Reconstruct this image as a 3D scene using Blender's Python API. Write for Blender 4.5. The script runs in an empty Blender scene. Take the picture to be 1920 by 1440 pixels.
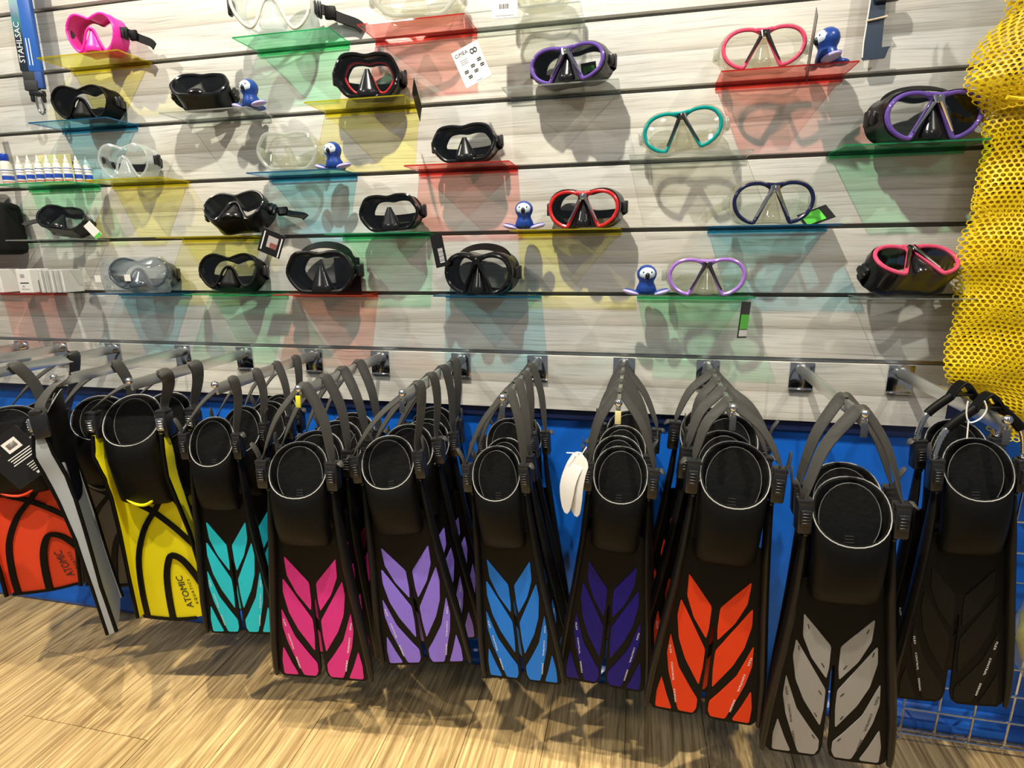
import bpy, bmesh, math, random
from mathutils import Vector, Matrix, Euler
from mathutils.geometry import tessellate_polygon
random.seed(7)
R = math.radians
scene = bpy.context.scene
COL = scene.collection

# ------------------------------------------------------------------ camera, world, lights, exposure
FPX, YAW, PITCH, ROLL = 1063.22, 0.21968, -0.24193, -0.01436
CAM = Vector((0.0, -1.4344, 1.2452))
_r = Vector((math.cos(YAW), math.sin(YAW), 0))
FW = Vector((-math.sin(YAW) * math.cos(PITCH), math.cos(YAW) * math.cos(PITCH), math.sin(PITCH)))
_u = _r.cross(FW)
RT = _r * math.cos(ROLL) + _u * math.sin(ROLL)
UP = _u * math.cos(ROLL) - _r * math.sin(ROLL)
cd = bpy.data.cameras.new('camera'); cam = bpy.data.objects.new('camera', cd); COL.objects.link(cam)
cd.sensor_fit = 'HORIZONTAL'; cd.sensor_width = 36; cd.lens = FPX / 1920 * 36; cd.clip_start = 0.02
cam.matrix_world = Matrix(((RT.x, UP.x, -FW.x, CAM.x), (RT.y, UP.y, -FW.y, CAM.y), (RT.z, UP.z, -FW.z, CAM.z), (0, 0, 0, 1)))
scene.camera = cam

w = bpy.data.worlds.new('world'); scene.world = w; w.use_nodes = True
w.node_tree.nodes['Background'].inputs[0].default_value = (0.86, 0.93, 1.0, 1)
w.node_tree.nodes['Background'].inputs[1].default_value = 0.18


def spot(name, loc, target, watt, col, size=95, radius=0.02, blend=0.6):
    l = bpy.data.lights.new(name, 'SPOT'); l.energy = watt; l.color = col; l.spot_size = R(size); l.spot_blend = blend
    l.shadow_soft_size = radius
    o = bpy.data.objects.new(name, l); COL.objects.link(o); o.location = loc
    o.rotation_euler = (Vector(target) - Vector(loc)).to_track_quat('-Z', 'Y').to_euler()
    return o


# the shop's ceiling track spots, just under a metre in front of the display wall
spot('track_spot', (-0.38, -0.88, 2.80), (-0.55, -0.1, 0.9), 185, (1.0, 0.93, 0.80), 100)
spot('track_spot', (-2.05, -0.88, 2.80), (-1.65, -0.1, 1.0), 110, (1.0, 0.94, 0.80), 100)
spot('track_spot', (1.25, -1.0, 2.80), (0.9, -0.1, 1.0), 64, (1.0, 0.93, 0.82), 100)
# added unseen fill spots that brighten the floor in front of the display
spot('floor_fill_spot', (-1.25, -1.0, 2.72), (-1.15, -0.80, 0.0), 185, (1.0, 0.90, 0.70), 56, 0.025, 0.5)
spot('floor_fill_spot', (0.25, -1.0, 2.72), (0.15, -0.80, 0.0), 140, (1.0, 0.90, 0.70), 56, 0.025, 0.5)
# round ceiling lamps over the aisle behind the photographer
for lx, ly, e in ((-1.6, -2.5, 14), (1.0, -2.6, 12)):
    l = bpy.data.lights.new('aisle_lamp', 'AREA'); l.shape = 'DISK'; l.size = 0.30; l.energy = e; l.color = (1.0, 0.95, 0.88)
    o = bpy.data.objects.new('aisle_lamp', l); COL.objects.link(o); o.location = (lx, ly, 2.72)
    o.rotation_euler = (R(30), 0, 0)
vs = scene.view_settings
vs.view_transform = 'Standard'; vs.look = 'None'; vs.exposure = 0.0; vs.gamma = 1.0; vs.use_curve_mapping = False
scene.cycles.transparent_max_bounces = 32
scene.cycles.max_bounces = 8


def at(px, py, Y):
    """the world point at depth Y seen at photo pixel (px, py)"""
    d = FW * FPX + RT * (px - 960) - UP * (py - 720)
    return CAM + d * ((Y - CAM.y) / d.y)


def xat(px, Y, z):
    """world x of photo column px at depth Y and height z"""
    k = (px - 960) / FPX
    a = RT - FW * k
    return CAM.x - (a.y * (Y - CAM.y) + a.z * (z - CAM.z)) / a.x


def pix(p):
    v = Vector(p) - CAM; k = v.dot(FW)
    return 960 + FPX * v.dot(RT) / k, 720 - FPX * v.dot(UP) / k


# ------------------------------------------------------------------ materials
MATS = {}


def nodes(name):
    m = bpy.data.materials.new(name); m.use_nodes = True
    nt = m.node_tree
    return m, nt, nt.nodes, nt.links, nt.nodes['Principled BSDF']


def pbr(name, col, rough=0.5, metal=0.0, spec=0.5, var=0.12, vscale=60.0, bump=0.0, coat=0.0, alpha=None):
    if name in MATS: return MATS[name]
    m, nt, N, L, b = nodes(name)
    tc = N.new('ShaderNodeTexCoord'); nz = N.new('ShaderNodeTexNoise'); nz.inputs['Scale'].default_value = vscale
    nz.inputs['Detail'].default_value = 4
    L.new(tc.outputs['Object'], nz.inputs['Vector'])
    mx = N.new('ShaderNodeMix'); mx.data_type = 'RGBA'
    c = Vector(col)
    mx.inputs[6].default_value = (*(c * (1 - var)), 1); mx.inputs[7].default_value = (*(c * (1 + var)), 1)
    L.new(nz.outputs['Fac'], mx.inputs[0]); L.new(mx.outputs[2], b.inputs['Base Color'])
    b.inputs['Roughness'].default_value = rough; b.inputs['Metallic'].default_value = metal
    b.inputs['Specular IOR Level'].default_value = spec
    if coat: b.inputs['Coat Weight'].default_value = coat
    if bump:
        bp = N.new('ShaderNodeBump'); bp.inputs['Strength'].default_value = bump; bp.inputs['Distance'].default_value = 0.002
        L.new(nz.outputs['Fac'], bp.inputs['Height']); L.new(bp.outputs[0], b.inputs['Normal'])
    MATS[name] = m
    return m


def clearmat(name, tint, gloss=0.05, edge=0.5, body=None, bodyfac=0.0, rough=0.04):
    """see-through plastic: tinted straight-through light, a gloss that grows at grazing angles, a little milky body"""
    if name in MATS: return MATS[name]
    m, nt, N, L, b = nodes(name)
    N.remove(b)
    out = N['Material Output']
    t = N.new('ShaderNodeBsdfTransparent'); t.inputs[0].default_value = (*tint, 1)
    g = N.new('ShaderNodeBsdfGlossy'); g.inputs['Roughness'].default_value = rough
    lw = N.new('ShaderNodeLayerWeight'); lw.inputs[0].default_value = 0.5
    p = N.new('ShaderNodeMath'); p.operation = 'POWER'; p.inputs[1].default_value = 4
    L.new(lw.outputs['Facing'], p.inputs[0])
    ma = N.new('ShaderNodeMath'); ma.operation = 'MULTIPLY_ADD'; ma.inputs[1].default_value = edge; ma.inputs[2].default_value = gloss
    L.new(p.outputs[0], ma.inputs[0])
    src = t.outputs[0]
    if body is not None:
        d = N.new('ShaderNodeBsdfDiffuse'); d.inputs[0].default_value = (*body, 1)
        tl = N.new('ShaderNodeBsdfTranslucent'); tl.inputs[0].default_value = (*body, 1)
        a = N.new('ShaderNodeMixShader'); a.inputs[0].default_value = 0.5
        L.new(d.outputs[0], a.inputs[1]); L.new(tl.outputs[0], a.inputs[2])
        mb = N.new('ShaderNodeMixShader'); mb.inputs[0].default_value = bodyfac
        L.new(t.outputs[0], mb.inputs[1]); L.new(a.outputs[0], mb.inputs[2]); src = mb.outputs[0]
    mix = N.new('ShaderNodeMixShader')
    L.new(ma.outputs[0], mix.inputs[0]); L.new(src, mix.inputs[1]); L.new(g.outputs[0], mix.inputs[2])
    L.new(mix.outputs[0], out.inputs['Surface'])
    MATS[name] = m
    return m


def edgemat(name, col):
    """saturated cut edge of a coloured acrylic sheet"""
    if name in MATS: return MATS[name]
    return clearmat(name, [c ** 1.5 for c in col], 0.06, 0.3, col, 0.42)


def wood_slat():
    m, nt, N, L, b = nodes('slat wood laminate')
    tc = N.new('ShaderNodeTexCoord'); oi = N.new('ShaderNodeObjectInfo')
    cmb = N.new('ShaderNodeCombineXYZ')
    mul = N.new('ShaderNodeMath'); mul.operation = 'MULTIPLY'; mul.inputs[1].default_value = 37.0
    L.new(oi.outputs['Random'], mul.inputs[0]); L.new(mul.outputs[0], cmb.inputs[0]); L.new(mul.outputs[0], cmb.inputs[2])
    add = N.new('ShaderNodeVectorMath'); add.operation = 'ADD'
    L.new(tc.outputs['Object'], add.inputs[0]); L.new(cmb.outputs[0], add.inputs[1])
    # slow warp so that the grain wanders and closes into cathedrals
    wn = N.new('ShaderNodeTexNoise'); wn.inputs['Scale'].default_value = 2.6; wn.inputs['Detail'].default_value = 2
    mpw = N.new('ShaderNodeMapping'); mpw.inputs['Scale'].default_value = (1.0, 1, 3.0)
    L.new(add.outputs[0], mpw.inputs[0]); L.new(mpw.outputs[0], wn.inputs['Vector'])
    sub = N.new('ShaderNodeVectorMath'); sub.operation = 'MULTIPLY_ADD'; sub.inputs[1].default_value = (0.02, 0, 0.035)
    L.new(wn.outputs['Color'], sub.inputs[0]); L.new(add.outputs[0], sub.inputs[2])

    def grain(sx, sz, det, rough):
        mp = N.new('ShaderNodeMapping'); mp.inputs['Scale'].default_value = (sx, 1, sz)
        L.new(sub.outputs[0], mp.inputs[0])
        n = N.new('ShaderNodeTexNoise'); n.inputs['Scale'].default_value = 1; n.inputs['Detail'].default_value = det
        n.inputs['Roughness'].default_value = rough
        L.new(mp.outputs[0], n.inputs['Vector']); return n.outputs['Fac']
    g1 = grain(3.6, 210, 5, 0.62); g2 = grain(1.8, 34, 3, 0.5); g3 = grain(3.0, 5.0, 2, 0.5); g4 = grain(9, 620, 3, 0.6)
    r1 = N.new('ShaderNodeValToRGB'); r1.color_ramp.elements[0].position = 0.30; r1.color_ramp.elements[1].position = 0.47
    r1.color_ramp.elements[0].color = (0.40, 0.39, 0.36, 1); r1.color_ramp.elements[1].color = (0.66, 0.65, 0.615, 1)
    L.new(g1, r1.inputs[0])
    r2 = N.new('ShaderNodeValToRGB'); r2.color_ramp.elements[0].position = 0.3; r2.color_ramp.elements[1].position = 0.62
    r2.color_ramp.elements[0].color = (0.80, 0.785, 0.75, 1); r2.color_ramp.elements[1].color = (1.06, 1.06, 1.05, 1)
    L.new(g2, r2.inputs[0])
    mA = N.new('ShaderNodeMix'); mA.data_type = 'RGBA'; mA.blend_type = 'MULTIPLY'; mA.inputs[0].default_value = 0.8
    L.new(r1.outputs[0], mA.inputs[6]); L.new(r2.outputs[0], mA.inputs[7])
    r3 = N.new('ShaderNodeValToRGB'); r3.color_ramp.elements[0].position = 0.35; r3.color_ramp.elements[1].position = 0.65
    r3.color_ramp.elements[0].color = (0.86, 0.88, 0.90, 1); r3.color_ramp.elements[1].color = (1.05, 1.02, 0.97, 1)
    L.new(g3, r3.inputs[0])
    mB = N.new('ShaderNodeMix'); mB.data_type = 'RGBA'; mB.blend_type = 'MULTIPLY'; mB.inputs[0].default_value = 1
    L.new(mA.outputs[2], mB.inputs[6]); L.new(r3.outputs[0], mB.inputs[7])
    r4 = N.new('ShaderNodeValToRGB'); r4.color_ramp.elements[0].position = 0.34; r4.color_ramp.elements[1].position = 0.50
    r4.color_ramp.elements[0].color = (0.60, 0.59, 0.56, 1); r4.color_ramp.elements[1].color = (1, 1, 1, 1)
    L.new(g4, r4.inputs[0])
    mC = N.new('ShaderNodeMix'); mC.data_type = 'RGBA'; mC.blend_type = 'MULTIPLY'; mC.inputs[0].default_value = 0.5
    L.new(mB.outputs[2], mC.inputs[6]); L.new(r4.outputs[0], mC.inputs[7])
    # the laminate print has a board seam halfway up each slat: a browner band ending in a sharp line
    sx = N.new('ShaderNodeSeparateXYZ'); L.new(tc.outputs['Object'], sx.inputs[0])
    rs = N.new('ShaderNodeValToRGB'); cr = rs.color_ramp
    mr = N.new('ShaderNodeMapRange'); mr.inputs['From Min'].default_value = -0.076; mr.inputs['From Max'].default_value = 0.076
    L.new(sx.outputs['Z'], mr.inputs['Value']); L.new(mr.outputs[0], rs.inputs[0])
    cr.elements[0].position = 0.0; cr.elements[0].color = (1, 1, 1, 1)
    cr.elements[1].position = 1.0; cr.elements[1].color = (1, 1, 1, 1)
    for p, c in ((0.478, (1.02, 1.02, 1.02, 1)), (0.486, (0.60, 0.58, 0.54, 1)), (0.53, (0.76, 0.73, 0.68, 1)), (0.66, (0.95, 0.94, 0.92, 1))):
        e = cr.elements.new(p); e.color = c
    mD = N.new('ShaderNodeMix'); mD.data_type = 'RGBA'; mD.blend_type = 'MULTIPLY'; mD.inputs[0].default_value = 0.85
    L.new(mC.outputs[2], mD.inputs[6]); L.new(rs.outputs[0], mD.inputs[7])
    L.new(mD.outputs[2], b.inputs['Base Color'])
    b.inputs['Roughness'].default_value = 0.5; b.inputs['Specular IOR Level'].default_value = 0.35
    bp = N.new('ShaderNodeBump'); bp.inputs['Strength'].default_value = 0.12; bp.inputs['Distance'].default_value = 0.001
    L.new(g1, bp.inputs['Height']); L.new(bp.outputs[0], b.inputs['Normal'])
    return m


def floor_tile():
    m, nt, N, L, b = nodes('wood look floor tile')
    tc = N.new('ShaderNodeTexCoord'); oi = N.new('ShaderNodeObjectInfo')
    mul = N.new('ShaderNodeMath'); mul.operation = 'MULTIPLY'; mul.inputs[1].default_value = 23.0
    L.new(oi.outputs['Random'], mul.inputs[0])
    cmb = N.new('ShaderNodeCombineXYZ'); L.new(mul.outputs[0], cmb.inputs[0]); L.new(mul.outputs[0], cmb.inputs[1])
    add = N.new('ShaderNodeVectorMath'); add.operation = 'ADD'
    L.new(tc.outputs['Object'], add.inputs[0]); L.new(cmb.outputs[0], add.inputs[1])

    def grain(sx, sy, det):
        mp = N.new('ShaderNodeMapping'); mp.inputs['Scale'].default_value = (sx, sy, 1)
        L.new(add.outputs[0], mp.inputs[0])
        n = N.new('ShaderNodeTexNoise'); n.inputs['Scale'].default_value = 1; n.inputs['Detail'].default_value = det
        n.inputs['Roughness'].default_value = 0.6; n.inputs['Distortion'].default_value = 0.6
        L.new(mp.outputs[0], n.inputs['Vector']); return n.outputs['Fac']
    g1 = grain(120, 3.2, 4); g2 = grain(22, 2.0, 3)
    r1 = N.new('ShaderNodeValToRGB'); r1.color_ramp.elements[0].position = 0.36; r1.color_ramp.elements[1].position = 0.62
    r1.color_ramp.elements[0].color = (0.33, 0.215, 0.085, 1); r1.color_ramp.elements[1].color = (0.74, 0.54, 0.265, 1)
    L.new(g1, r1.inputs[0])
    r2 = N.new('ShaderNodeValToRGB'); r2.color_ramp.elements[0].position = 0.32; r2.color_ramp.elements[1].position = 0.66
    r2.color_ramp.elements[0].color = (0.6, 0.56, 0.5, 1); r2.color_ramp.elements[1].color = (1.15, 1.12, 1.05, 1)
    L.new(g2, r2.inputs[0])
    mA = N.new('ShaderNodeMix'); mA.data_type = 'RGBA'; mA.blend_type = 'MULTIPLY'; mA.inputs[0].default_value = 0.85
    L.new(r1.outputs[0], mA.inputs[6]); L.new(r2.outputs[0], mA.inputs[7])
    L.new(mA.outputs[2], b.inputs['Base Color'])
    b.inputs['Roughness'].default_value = 0.42; b.inputs['Specular IOR Level'].default_value = 0.4
    bp = N.new('ShaderNodeBump'); bp.inputs['Strength'].default_value = 0.15; bp.inputs['Distance'].default_value = 0.001
    L.new(g1, bp.inputs['Height']); L.new(bp.outputs[0], b.inputs['Normal'])
    return m


WOOD = wood_slat(); TILE = floor_tile()
GROOVE = pbr('groove dark', (0.20, 0.19, 0.165), 0.7)
BLUEWALL = pbr('blue painted wall', (0.002, 0.125, 0.62), 0.5, var=0.12, vscale=25, bump=0.25)
NAVYTRIMSHADE = pbr('navy trim and painted shade', (0.006, 0.013, 0.06), 0.5)  # side trim, and the shade painted in below the panel
BLUEBASE = pbr('blue gloss baseboard', (0.01, 0.10, 0.45), 0.25)
GROUT = pbr('grout', (0.52, 0.42, 0.26), 0.8)
ARMST = pbr('satin steel', (0.80, 0.80, 0.78), 0.30, 1.0, var=0.03)
CHROME = pbr('chrome', (0.72, 0.72, 0.72), 0.12, 1.0, var=0.02)
STEEL = pbr('dull steel', (0.55, 0.55, 0.54), 0.28, 1.0, var=0.04)
RUBBER = pbr('black rubber', (0.0028, 0.0026, 0.0024), 0.5, spec=0.14, var=0.2, vscale=140)
RUBBERG = pbr('black glossy rubber', (0.008, 0.008, 0.009), 0.22, spec=0.5, var=0.15)
RAILBLK = pbr('black rail rubber', (0.0055, 0.0052, 0.0048), 0.4, spec=0.26, var=0.15)
STRAP = pbr('grey black strap rubber', (0.050, 0.048, 0.044), 0.5, spec=0.4, var=0.25, vscale=220)
BLKPL = pbr('black plastic', (0.012, 0.012, 0.013), 0.3, spec=0.5)
RIMGREY = pbr('pale rim edging', (0.36, 0.36, 0.345), 0.45)
RIMDIM = pbr('dim rim edging', (0.13, 0.13, 0.125), 0.45)
INSOLE = pbr('insole rubber', (0.0042, 0.0045, 0.0045), 0.6, spec=0.15, var=0.5, vscale=120, bump=0.4)
WHITEPR = pbr('white print', (0.8, 0.8, 0.78), 0.5, var=0.02)
BLACKPR = pbr('black print', (0.015, 0.015, 0.015), 0.5, var=0.02)
CARDW = pbr('white card', (0.74, 0.73, 0.69), 0.55, var=0.03)
CARDB = pbr('black card', (0.012, 0.011, 0.011), 0.3, var=0.1)
GREENPR = pbr('green print', (0.09, 0.52, 0.05), 0.4, var=0.05)
REDPR = pbr('red print', (0.55, 0.03, 0.03), 0.4, var=0.05)
LENS = clearmat('lens glass', (0.97, 0.985, 0.98), 0.035, 0.5, rough=0.01)
SILI = clearmat('clear silicone', (0.93, 0.93, 0.88), 0.07, 0.5, (0.80, 0.78, 0.66), 0.10, 0.1)
SILW = clearmat('frosted white silicone', (0.90, 0.93, 0.93), 0.06, 0.4, (0.82, 0.86, 0.85), 0.42, 0.2)
SILRIM = clearmat('clear silicone rim', (0.86, 0.88, 0.85), 0.10, 0.5, (0.85, 0.86, 0.80), 0.38, 0.1)
BAGPL = clearmat('crinkled clear bag', (0.90, 0.92, 0.93), 0.10, 0.6, (0.8, 0.84, 0.86), 0.22, 0.12)

ACR = {}
for n_, t_, e_ in (('red', (0.975, 0.63, 0.60), (0.78, 0.06, 0.05)), ('yellow', (0.99, 0.965, 0.52), (0.80, 0.68, 0.02)),
                   ('green', (0.66, 0.965, 0.80), (0.05, 0.62, 0.25)), ('blue', (0.55, 0.86, 0.94), (0.03, 0.22, 0.48)),
                   ('clear', (0.955, 0.97, 0.96), (0.62, 0.66, 0.62)), ('orange', (0.985, 0.66, 0.55), (0.90, 0.11, 0.03))):
    ACR[n_] = (clearmat('acrylic sheet ' + n_, t_, 0.03, 0.45, rough=0.02), edgemat('acrylic edge ' + n_, e_))


def featmat(name, col):
    return pbr('feather ' + name, col, 0.45, spec=0.2, var=0.06, vscale=400, bump=0.1)


# ------------------------------------------------------------------ mesh building
class MB:
    def __init__(s): s.v = []; s.f = []; s.m = []

    def add(s, vs, fs, mi=0):
        o = len(s.v); s.v += [tuple(v) for v in vs]
        for f in fs: s.f.append(tuple(i + o for i in f)); s.m.append(mi)
        return s

    def box(s, c, d, M=None, mi=0):
        x, y, z = d[0] / 2, d[1] / 2, d[2] / 2
        vs = [Vector((a * x, b * y, e * z)) for a in (-1, 1) for b in (-1, 1) for e in (-1, 1)]
        if M is not None: vs = [M @ v for v in vs]
        vs = [v + Vector(c) for v in vs]
        return s.add(vs, [(0, 1, 3, 2), (4, 6, 7, 5), (0, 4, 5, 1), (2, 3, 7, 6), (0, 2, 6, 4), (1, 5, 7, 3)], mi)

    def rbox(s, c, d, r=0.003, M=None, mi=0, seg=2):
        bm = bmesh.new(); bmesh.ops.create_cube(bm, size=1)
        bmesh.ops.scale(bm, vec=d, verts=bm.verts)
        bmesh.ops.bevel(bm, geom=bm.edges[:], offset=min(r, min(d) * 0.45), segments=seg, affect='EDGES', profile=0.5)
        bm.verts.index_update()
        vs = [(M @ v.co if M is not None else v.co.copy()) + Vector(c) for v in bm.verts]
        fs = [tuple(v.index for v in f.verts) for f in bm.faces]; bm.free()
        return s.add(vs, fs, mi)

    def loft(s, rings, closed=True, cap0=False, cap1=False, mi=0):
        n = len(rings[0]); vs = [p for r in rings for p in r]; fs = []
        for i in range(len(rings) - 1):
            for j in range(n if closed else n - 1):
                a = i * n + j; b = i * n + (j + 1) % n
                fs.append((a, b, b + n, a + n))
        if cap0: fs.append(tuple(range(n - 1, -1, -1)))
        if cap1: fs.append(tuple(range((len(rings) - 1) * n, len(rings) * n)))
        return s.add(vs, fs, mi)

    def sweep(s, path, sec, wdir, scales=None, closed=False, mi=0, cap=True):
        """section (w, n) swept along path; w along wdir (made square to the path), n along tangent x wdir"""
        P = [Vector(p) for p in path]; n = len(P); rings = []
        for i, p in enumerate(P):
            if closed: t = P[(i + 1) % n] - P[i - 1]
            else: t = P[min(i + 1, n - 1)] - P[max(i - 1, 0)]
            t.normalize()
            wd = Vector(wdir[i] if isinstance(wdir, list) else wdir)
            wd = wd - t * wd.dot(t)
            if wd.length < 1e-6: wd = t.orthogonal()
            wd.normalize(); nn = t.cross(wd)
            k = scales[i] if scales else 1
            if not isinstance(k, (tuple, list)): k = (k, k)
            rings.append([p + wd * (a * k[0]) + nn * (b * k[1]) for a, b in sec])
        if closed: rings.append(rings[0])
        return s.loft(rings, True, cap and not closed, cap and not closed, mi)

    def tube(s, path, r, n=8, closed=False, scales=None, mi=0, wdir=(0.31, 0.17, 0.93)):
        sec = [(r * math.cos(6.28319 * i / n), r * math.sin(6.28319 * i / n)) for i in range(n)]
        return s.sweep(path, sec, wdir, scales, closed, mi)

    def ribbon(s, path, wdir, wid, th, mi=0, scales=None):
        a, b = wid / 2, th / 2; c = min(a, b) * 0.6
        sec = [(-a, -b + c), (-a + c, -b), (a - c, -b), (a, -b + c), (a, b - c), (a - c, b), (-a + c, b), (-a, b - c)]
        return s.sweep(path, sec, wdir, scales, False, mi)

    def lathe(s, prof, n=20, c=(0, 0, 0), M=None, mi=0):
        rings = []
        for r, z in prof:
            ring = [Vector((r * math.cos(6.28319 * i / n), r * math.sin(6.28319 * i / n), z)) for i in range(n)]
            if M is not None: ring = [M @ v for v in ring]
            rings.append([v + Vector(c) for v in ring])
        return s.loft(rings, True, True, True, mi)

    def ellipsoid(s, c, r, M=None, nu=18, nv=12, mi=0):
        rings = []
        for j in range(nv + 1):
            a = -math.pi / 2 + math.pi * (0.02 + 0.96 * j / nv)
            ring = [Vector((r[0] * math.cos(a) * math.cos(6.28319 * i / nu), r[1] * math.cos(a) * math.sin(6.28319 * i / nu), r[2] * math.sin(a))) for i in range(nu)]
            if M is not None: ring = [M @ v for v in ring]
            rings.append([v + Vector(c) for v in ring])
        return s.loft(rings, True, True, True, mi)

    def plate(s, loops, th, to3, nrm, mi=0):
        """flat sheet: outer loop and holes of 2D points, th thick along nrm"""
        l3 = [[to3(p) for p in lp] for lp in loops]
        flat = [p for lp in l3 for p in lp]
        tr = tessellate_polygon([[Vector((p[0], p[1], 0)) for p in lp] for lp in loops])
        n = len(flat); nv = Vector(nrm) * th
        fs = [tuple(t) for t in tr] + [tuple(i + n for i in reversed(t)) for t in tr]
        o = 0
        for lp in loops:
            k = len(lp)
            for i in range(k):
                a, b = o + i, o + (i + 1) % k
                fs.append((a, a + n, b + n, b))
            o += k
        return s.add(flat + [p + nv for p in flat], fs, mi)

    def mesh(s, name, smooth=40):
        me = bpy.data.meshes.new(name); me.from_pydata(s.v, [], s.f)
        bm = bmesh.new(); bm.from_mesh(me); bmesh.ops.recalc_face_normals(bm, faces=bm.faces); bm.to_mesh(me); bm.free()
        me.polygons.foreach_set('material_index', s.m)
        if smooth:
            me.shade_smooth(); me.set_sharp_from_angle(angle=R(smooth))
        return me

    def build(s, name, mat, parent=None, smooth=40, loc=None):
        return inst(s.mesh(name, smooth), name, mat, parent, loc)


def inst(me, name, mat, parent=None, loc=None):
    """one object on (possibly shared) mesh data, its materials held by the object"""
    mats = mat if isinstance(mat, (tuple, list)) else (mat,)
    while len(me.materials) < len(mats): me.materials.append(mats[len(me.materials)])
    o = bpy.data.objects.new(name, me); COL.objects.link(o)
    for i, m in enumerate(mats):
        o.material_slots[i].link = 'OBJECT'; o.material_slots[i].material = m
    if parent is not None: o.parent = parent
    if loc is not None: o.location = loc
    return o


LABELS = {}


def tag(o, label, cat, group=None):
    o['label'] = label; o['category'] = cat
    if group: o['group'] = group
    LABELS.setdefault(label, []).append(o.name)
    return o


def thing(name, label, cat, group=None, loc=(0, 0, 0), rot=(0, 0, 0), scale=1):
    o = bpy.data.objects.new(name, None); COL.objects.link(o); o.empty_display_size = 0.03
    o.location = loc; o.rotation_euler = rot
    o.scale = scale if isinstance(scale, (tuple, list)) else (scale,) * 3
    return tag(o, label, cat, group)


def structure(o): o['kind'] = 'structure'; return o


def crom(pts, n, closed=True):
    P = [Vector(p) for p in pts]; k = len(P); out = []
    seg = k if closed else k - 1
    for q in range(n):
        u = q * seg / (n if closed else n - 1); i = min(int(u), seg - 1); t = u - i
        g = (lambda j: P[j % k]) if closed else (lambda j: P[max(0, min(k - 1, j))])
        a, b, c, d = g(i - 1), g(i), g(i + 1), g(i + 2)
        out.append(0.5 * ((2 * b) + (c - a) * t + (2 * a - 5 * b + 4 * c - d) * t * t + (3 * b - a - 3 * c + d) * t ** 3))
    return out


def mirror(half):
    return list(half) + [(-x, z) for x, z in reversed(half) if abs(x) > 1e-6]


def text_mesh(txt, size, extrude=0.0003, spacing=1.0):
    cu = bpy.data.curves.new('text', 'FONT'); cu.body = txt; cu.size = size; cu.extrude = extrude
    cu.align_x = 'CENTER'; cu.align_y = 'CENTER'; cu.space_character = spacing; cu.resolution_u = 2
    ob = bpy.data.objects.new('text', cu); COL.objects.link(ob)
    bpy.context.view_layer.update()
    me = bpy.data.meshes.new_from_object(ob.evaluated_get(bpy.context.evaluated_depsgraph_get()))
    bpy.data.objects.remove(ob); bpy.data.curves.remove(cu)
    return me


def world_verts(root):
    bpy.context.view_layer.update()
    out = []
    st = [root]
    while st:
        o = st.pop(); st += list(o.children)
        if o.type == 'MESH':
            mw = o.matrix_world; out += [mw @ v.co for v in o.data.vertices]
    return out


def settle(root, z, only=None):
    """stand the thing on height z"""
    vs = world_verts(root)
    root.location.z += z - min(v.z for v in vs)


# ------------------------------------------------------------------ setting: slat wall, blue wall, floor
G = 0.9687; SP = 0.1524; XE = 0.703; XL = -3.0
GAP = 0.0098


def GZ(k): return G + SP * k


backing = structure(MB().box(((XL + XE) / 2, 0.0185, (GZ(-1) + GZ(8)) / 2), (XE - XL, 0.003, GZ(8) - GZ(-1))).build('wall_back', GROOVE, smooth=0))
pl = MB().rbox((0, 0, 0), (XE - XL, 0.016, SP - GAP), 0.0012, seg=1).mesh('plank', 0)
plb = MB().rbox((0, 0, 0), (XE - XL, 0.016, SP - GAP / 2 - 0.001), 0.0012, seg=1).mesh('plank', 0)
for k in range(-1, 8):
    o = inst(plb if k == -1 else pl, 'plank', WOOD, backing)
    o.location = ((XL + XE) / 2, 0.0085, GZ(k) + SP / 2 - (GAP / 4 if k == -1 else 0))
# metal channel lining in the hook groove
MB().box(((XL + XE) / 2, 0.012, GZ(0)), (XE - XL - 0.002, 0.004, GAP - 0.002)).build('groove_channel', STEEL, backing, 0)
structure(MB().box((-0.6, 0.045, 1.25), (5.2, 0.046, 2.5)).build('wall_blue', BLUEWALL, smooth=0))
structure(MB().box((XE + 0.012, 0.011, 1.55), (0.022, 0.02, 1.42)).build('trim_1', NAVYTRIMSHADE, smooth=0))
structure(MB().box(((XL + XE) / 2 - 0.005, 0.0145, GZ(-1) - 0.013), (XE - XL, 0.013, 0.024)).build('panel_shade_strip', NAVYTRIMSHADE, smooth=0))  # dark strip that paints in the shade beneath the panel's lower edge
bb = MB()
prof = [(0.0205, 0.0), (-0.018, 0.0), (-0.022, 0.006), (-0.022, 0.016), (-0.012, 0.026), (0.004, 0.031), (0.012, 0.045), (0.0205, 0.05)]
bb.loft([[Vector((x, y, z)) for y, z in prof] for x in (-3.2, 2.0)], True, True, True)
structure(bb.build('baseboard_back', BLUEBASE, smooth=50))

flo = structure(MB().box((-0.6, -1.3, -0.012), (5.2, 2.66, 0.012)).build('floor', GROUT, smooth=0))
PW = 0.203; PLn = 1.2
tile = MB().rbox((0, 0, 0), (PW - 0.0016, PLn - 0.0016, 0.007), 0.0008, seg=1).mesh('plank', 0)
offs = [0.0, 0.42, 0.83, 0.18, 0.61]
for i in range(-8, 13):
    x = -1.208 + PW * (i + 0.5) - PW * 3 + PW * 3
    off = 0.455 if i in (-1, -2) else (0.455 + offs[i % 5] + 0.15) % PLn
    j = 0
    y = -off + PLn if off > 0 else 0
    ys = 0.02
    y1 = -off + (PLn if -off + PLn < 0.02 + PLn else 0)
    while y1 - PLn > -2.55 or y1 > -2.55:
        top = min(y1, ys); bot = max(y1 - PLn, -2.6)
        if top - bot > 0.03:
            o = inst(tile, 'plank', TILE, flo); o.location = (x, (top + bot) / 2, -0.0035 + random.uniform(-0.0002, 0.0002))
            o.scale = (1, (top - bot) / PLn, 1)
        y1 -= PLn

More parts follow.
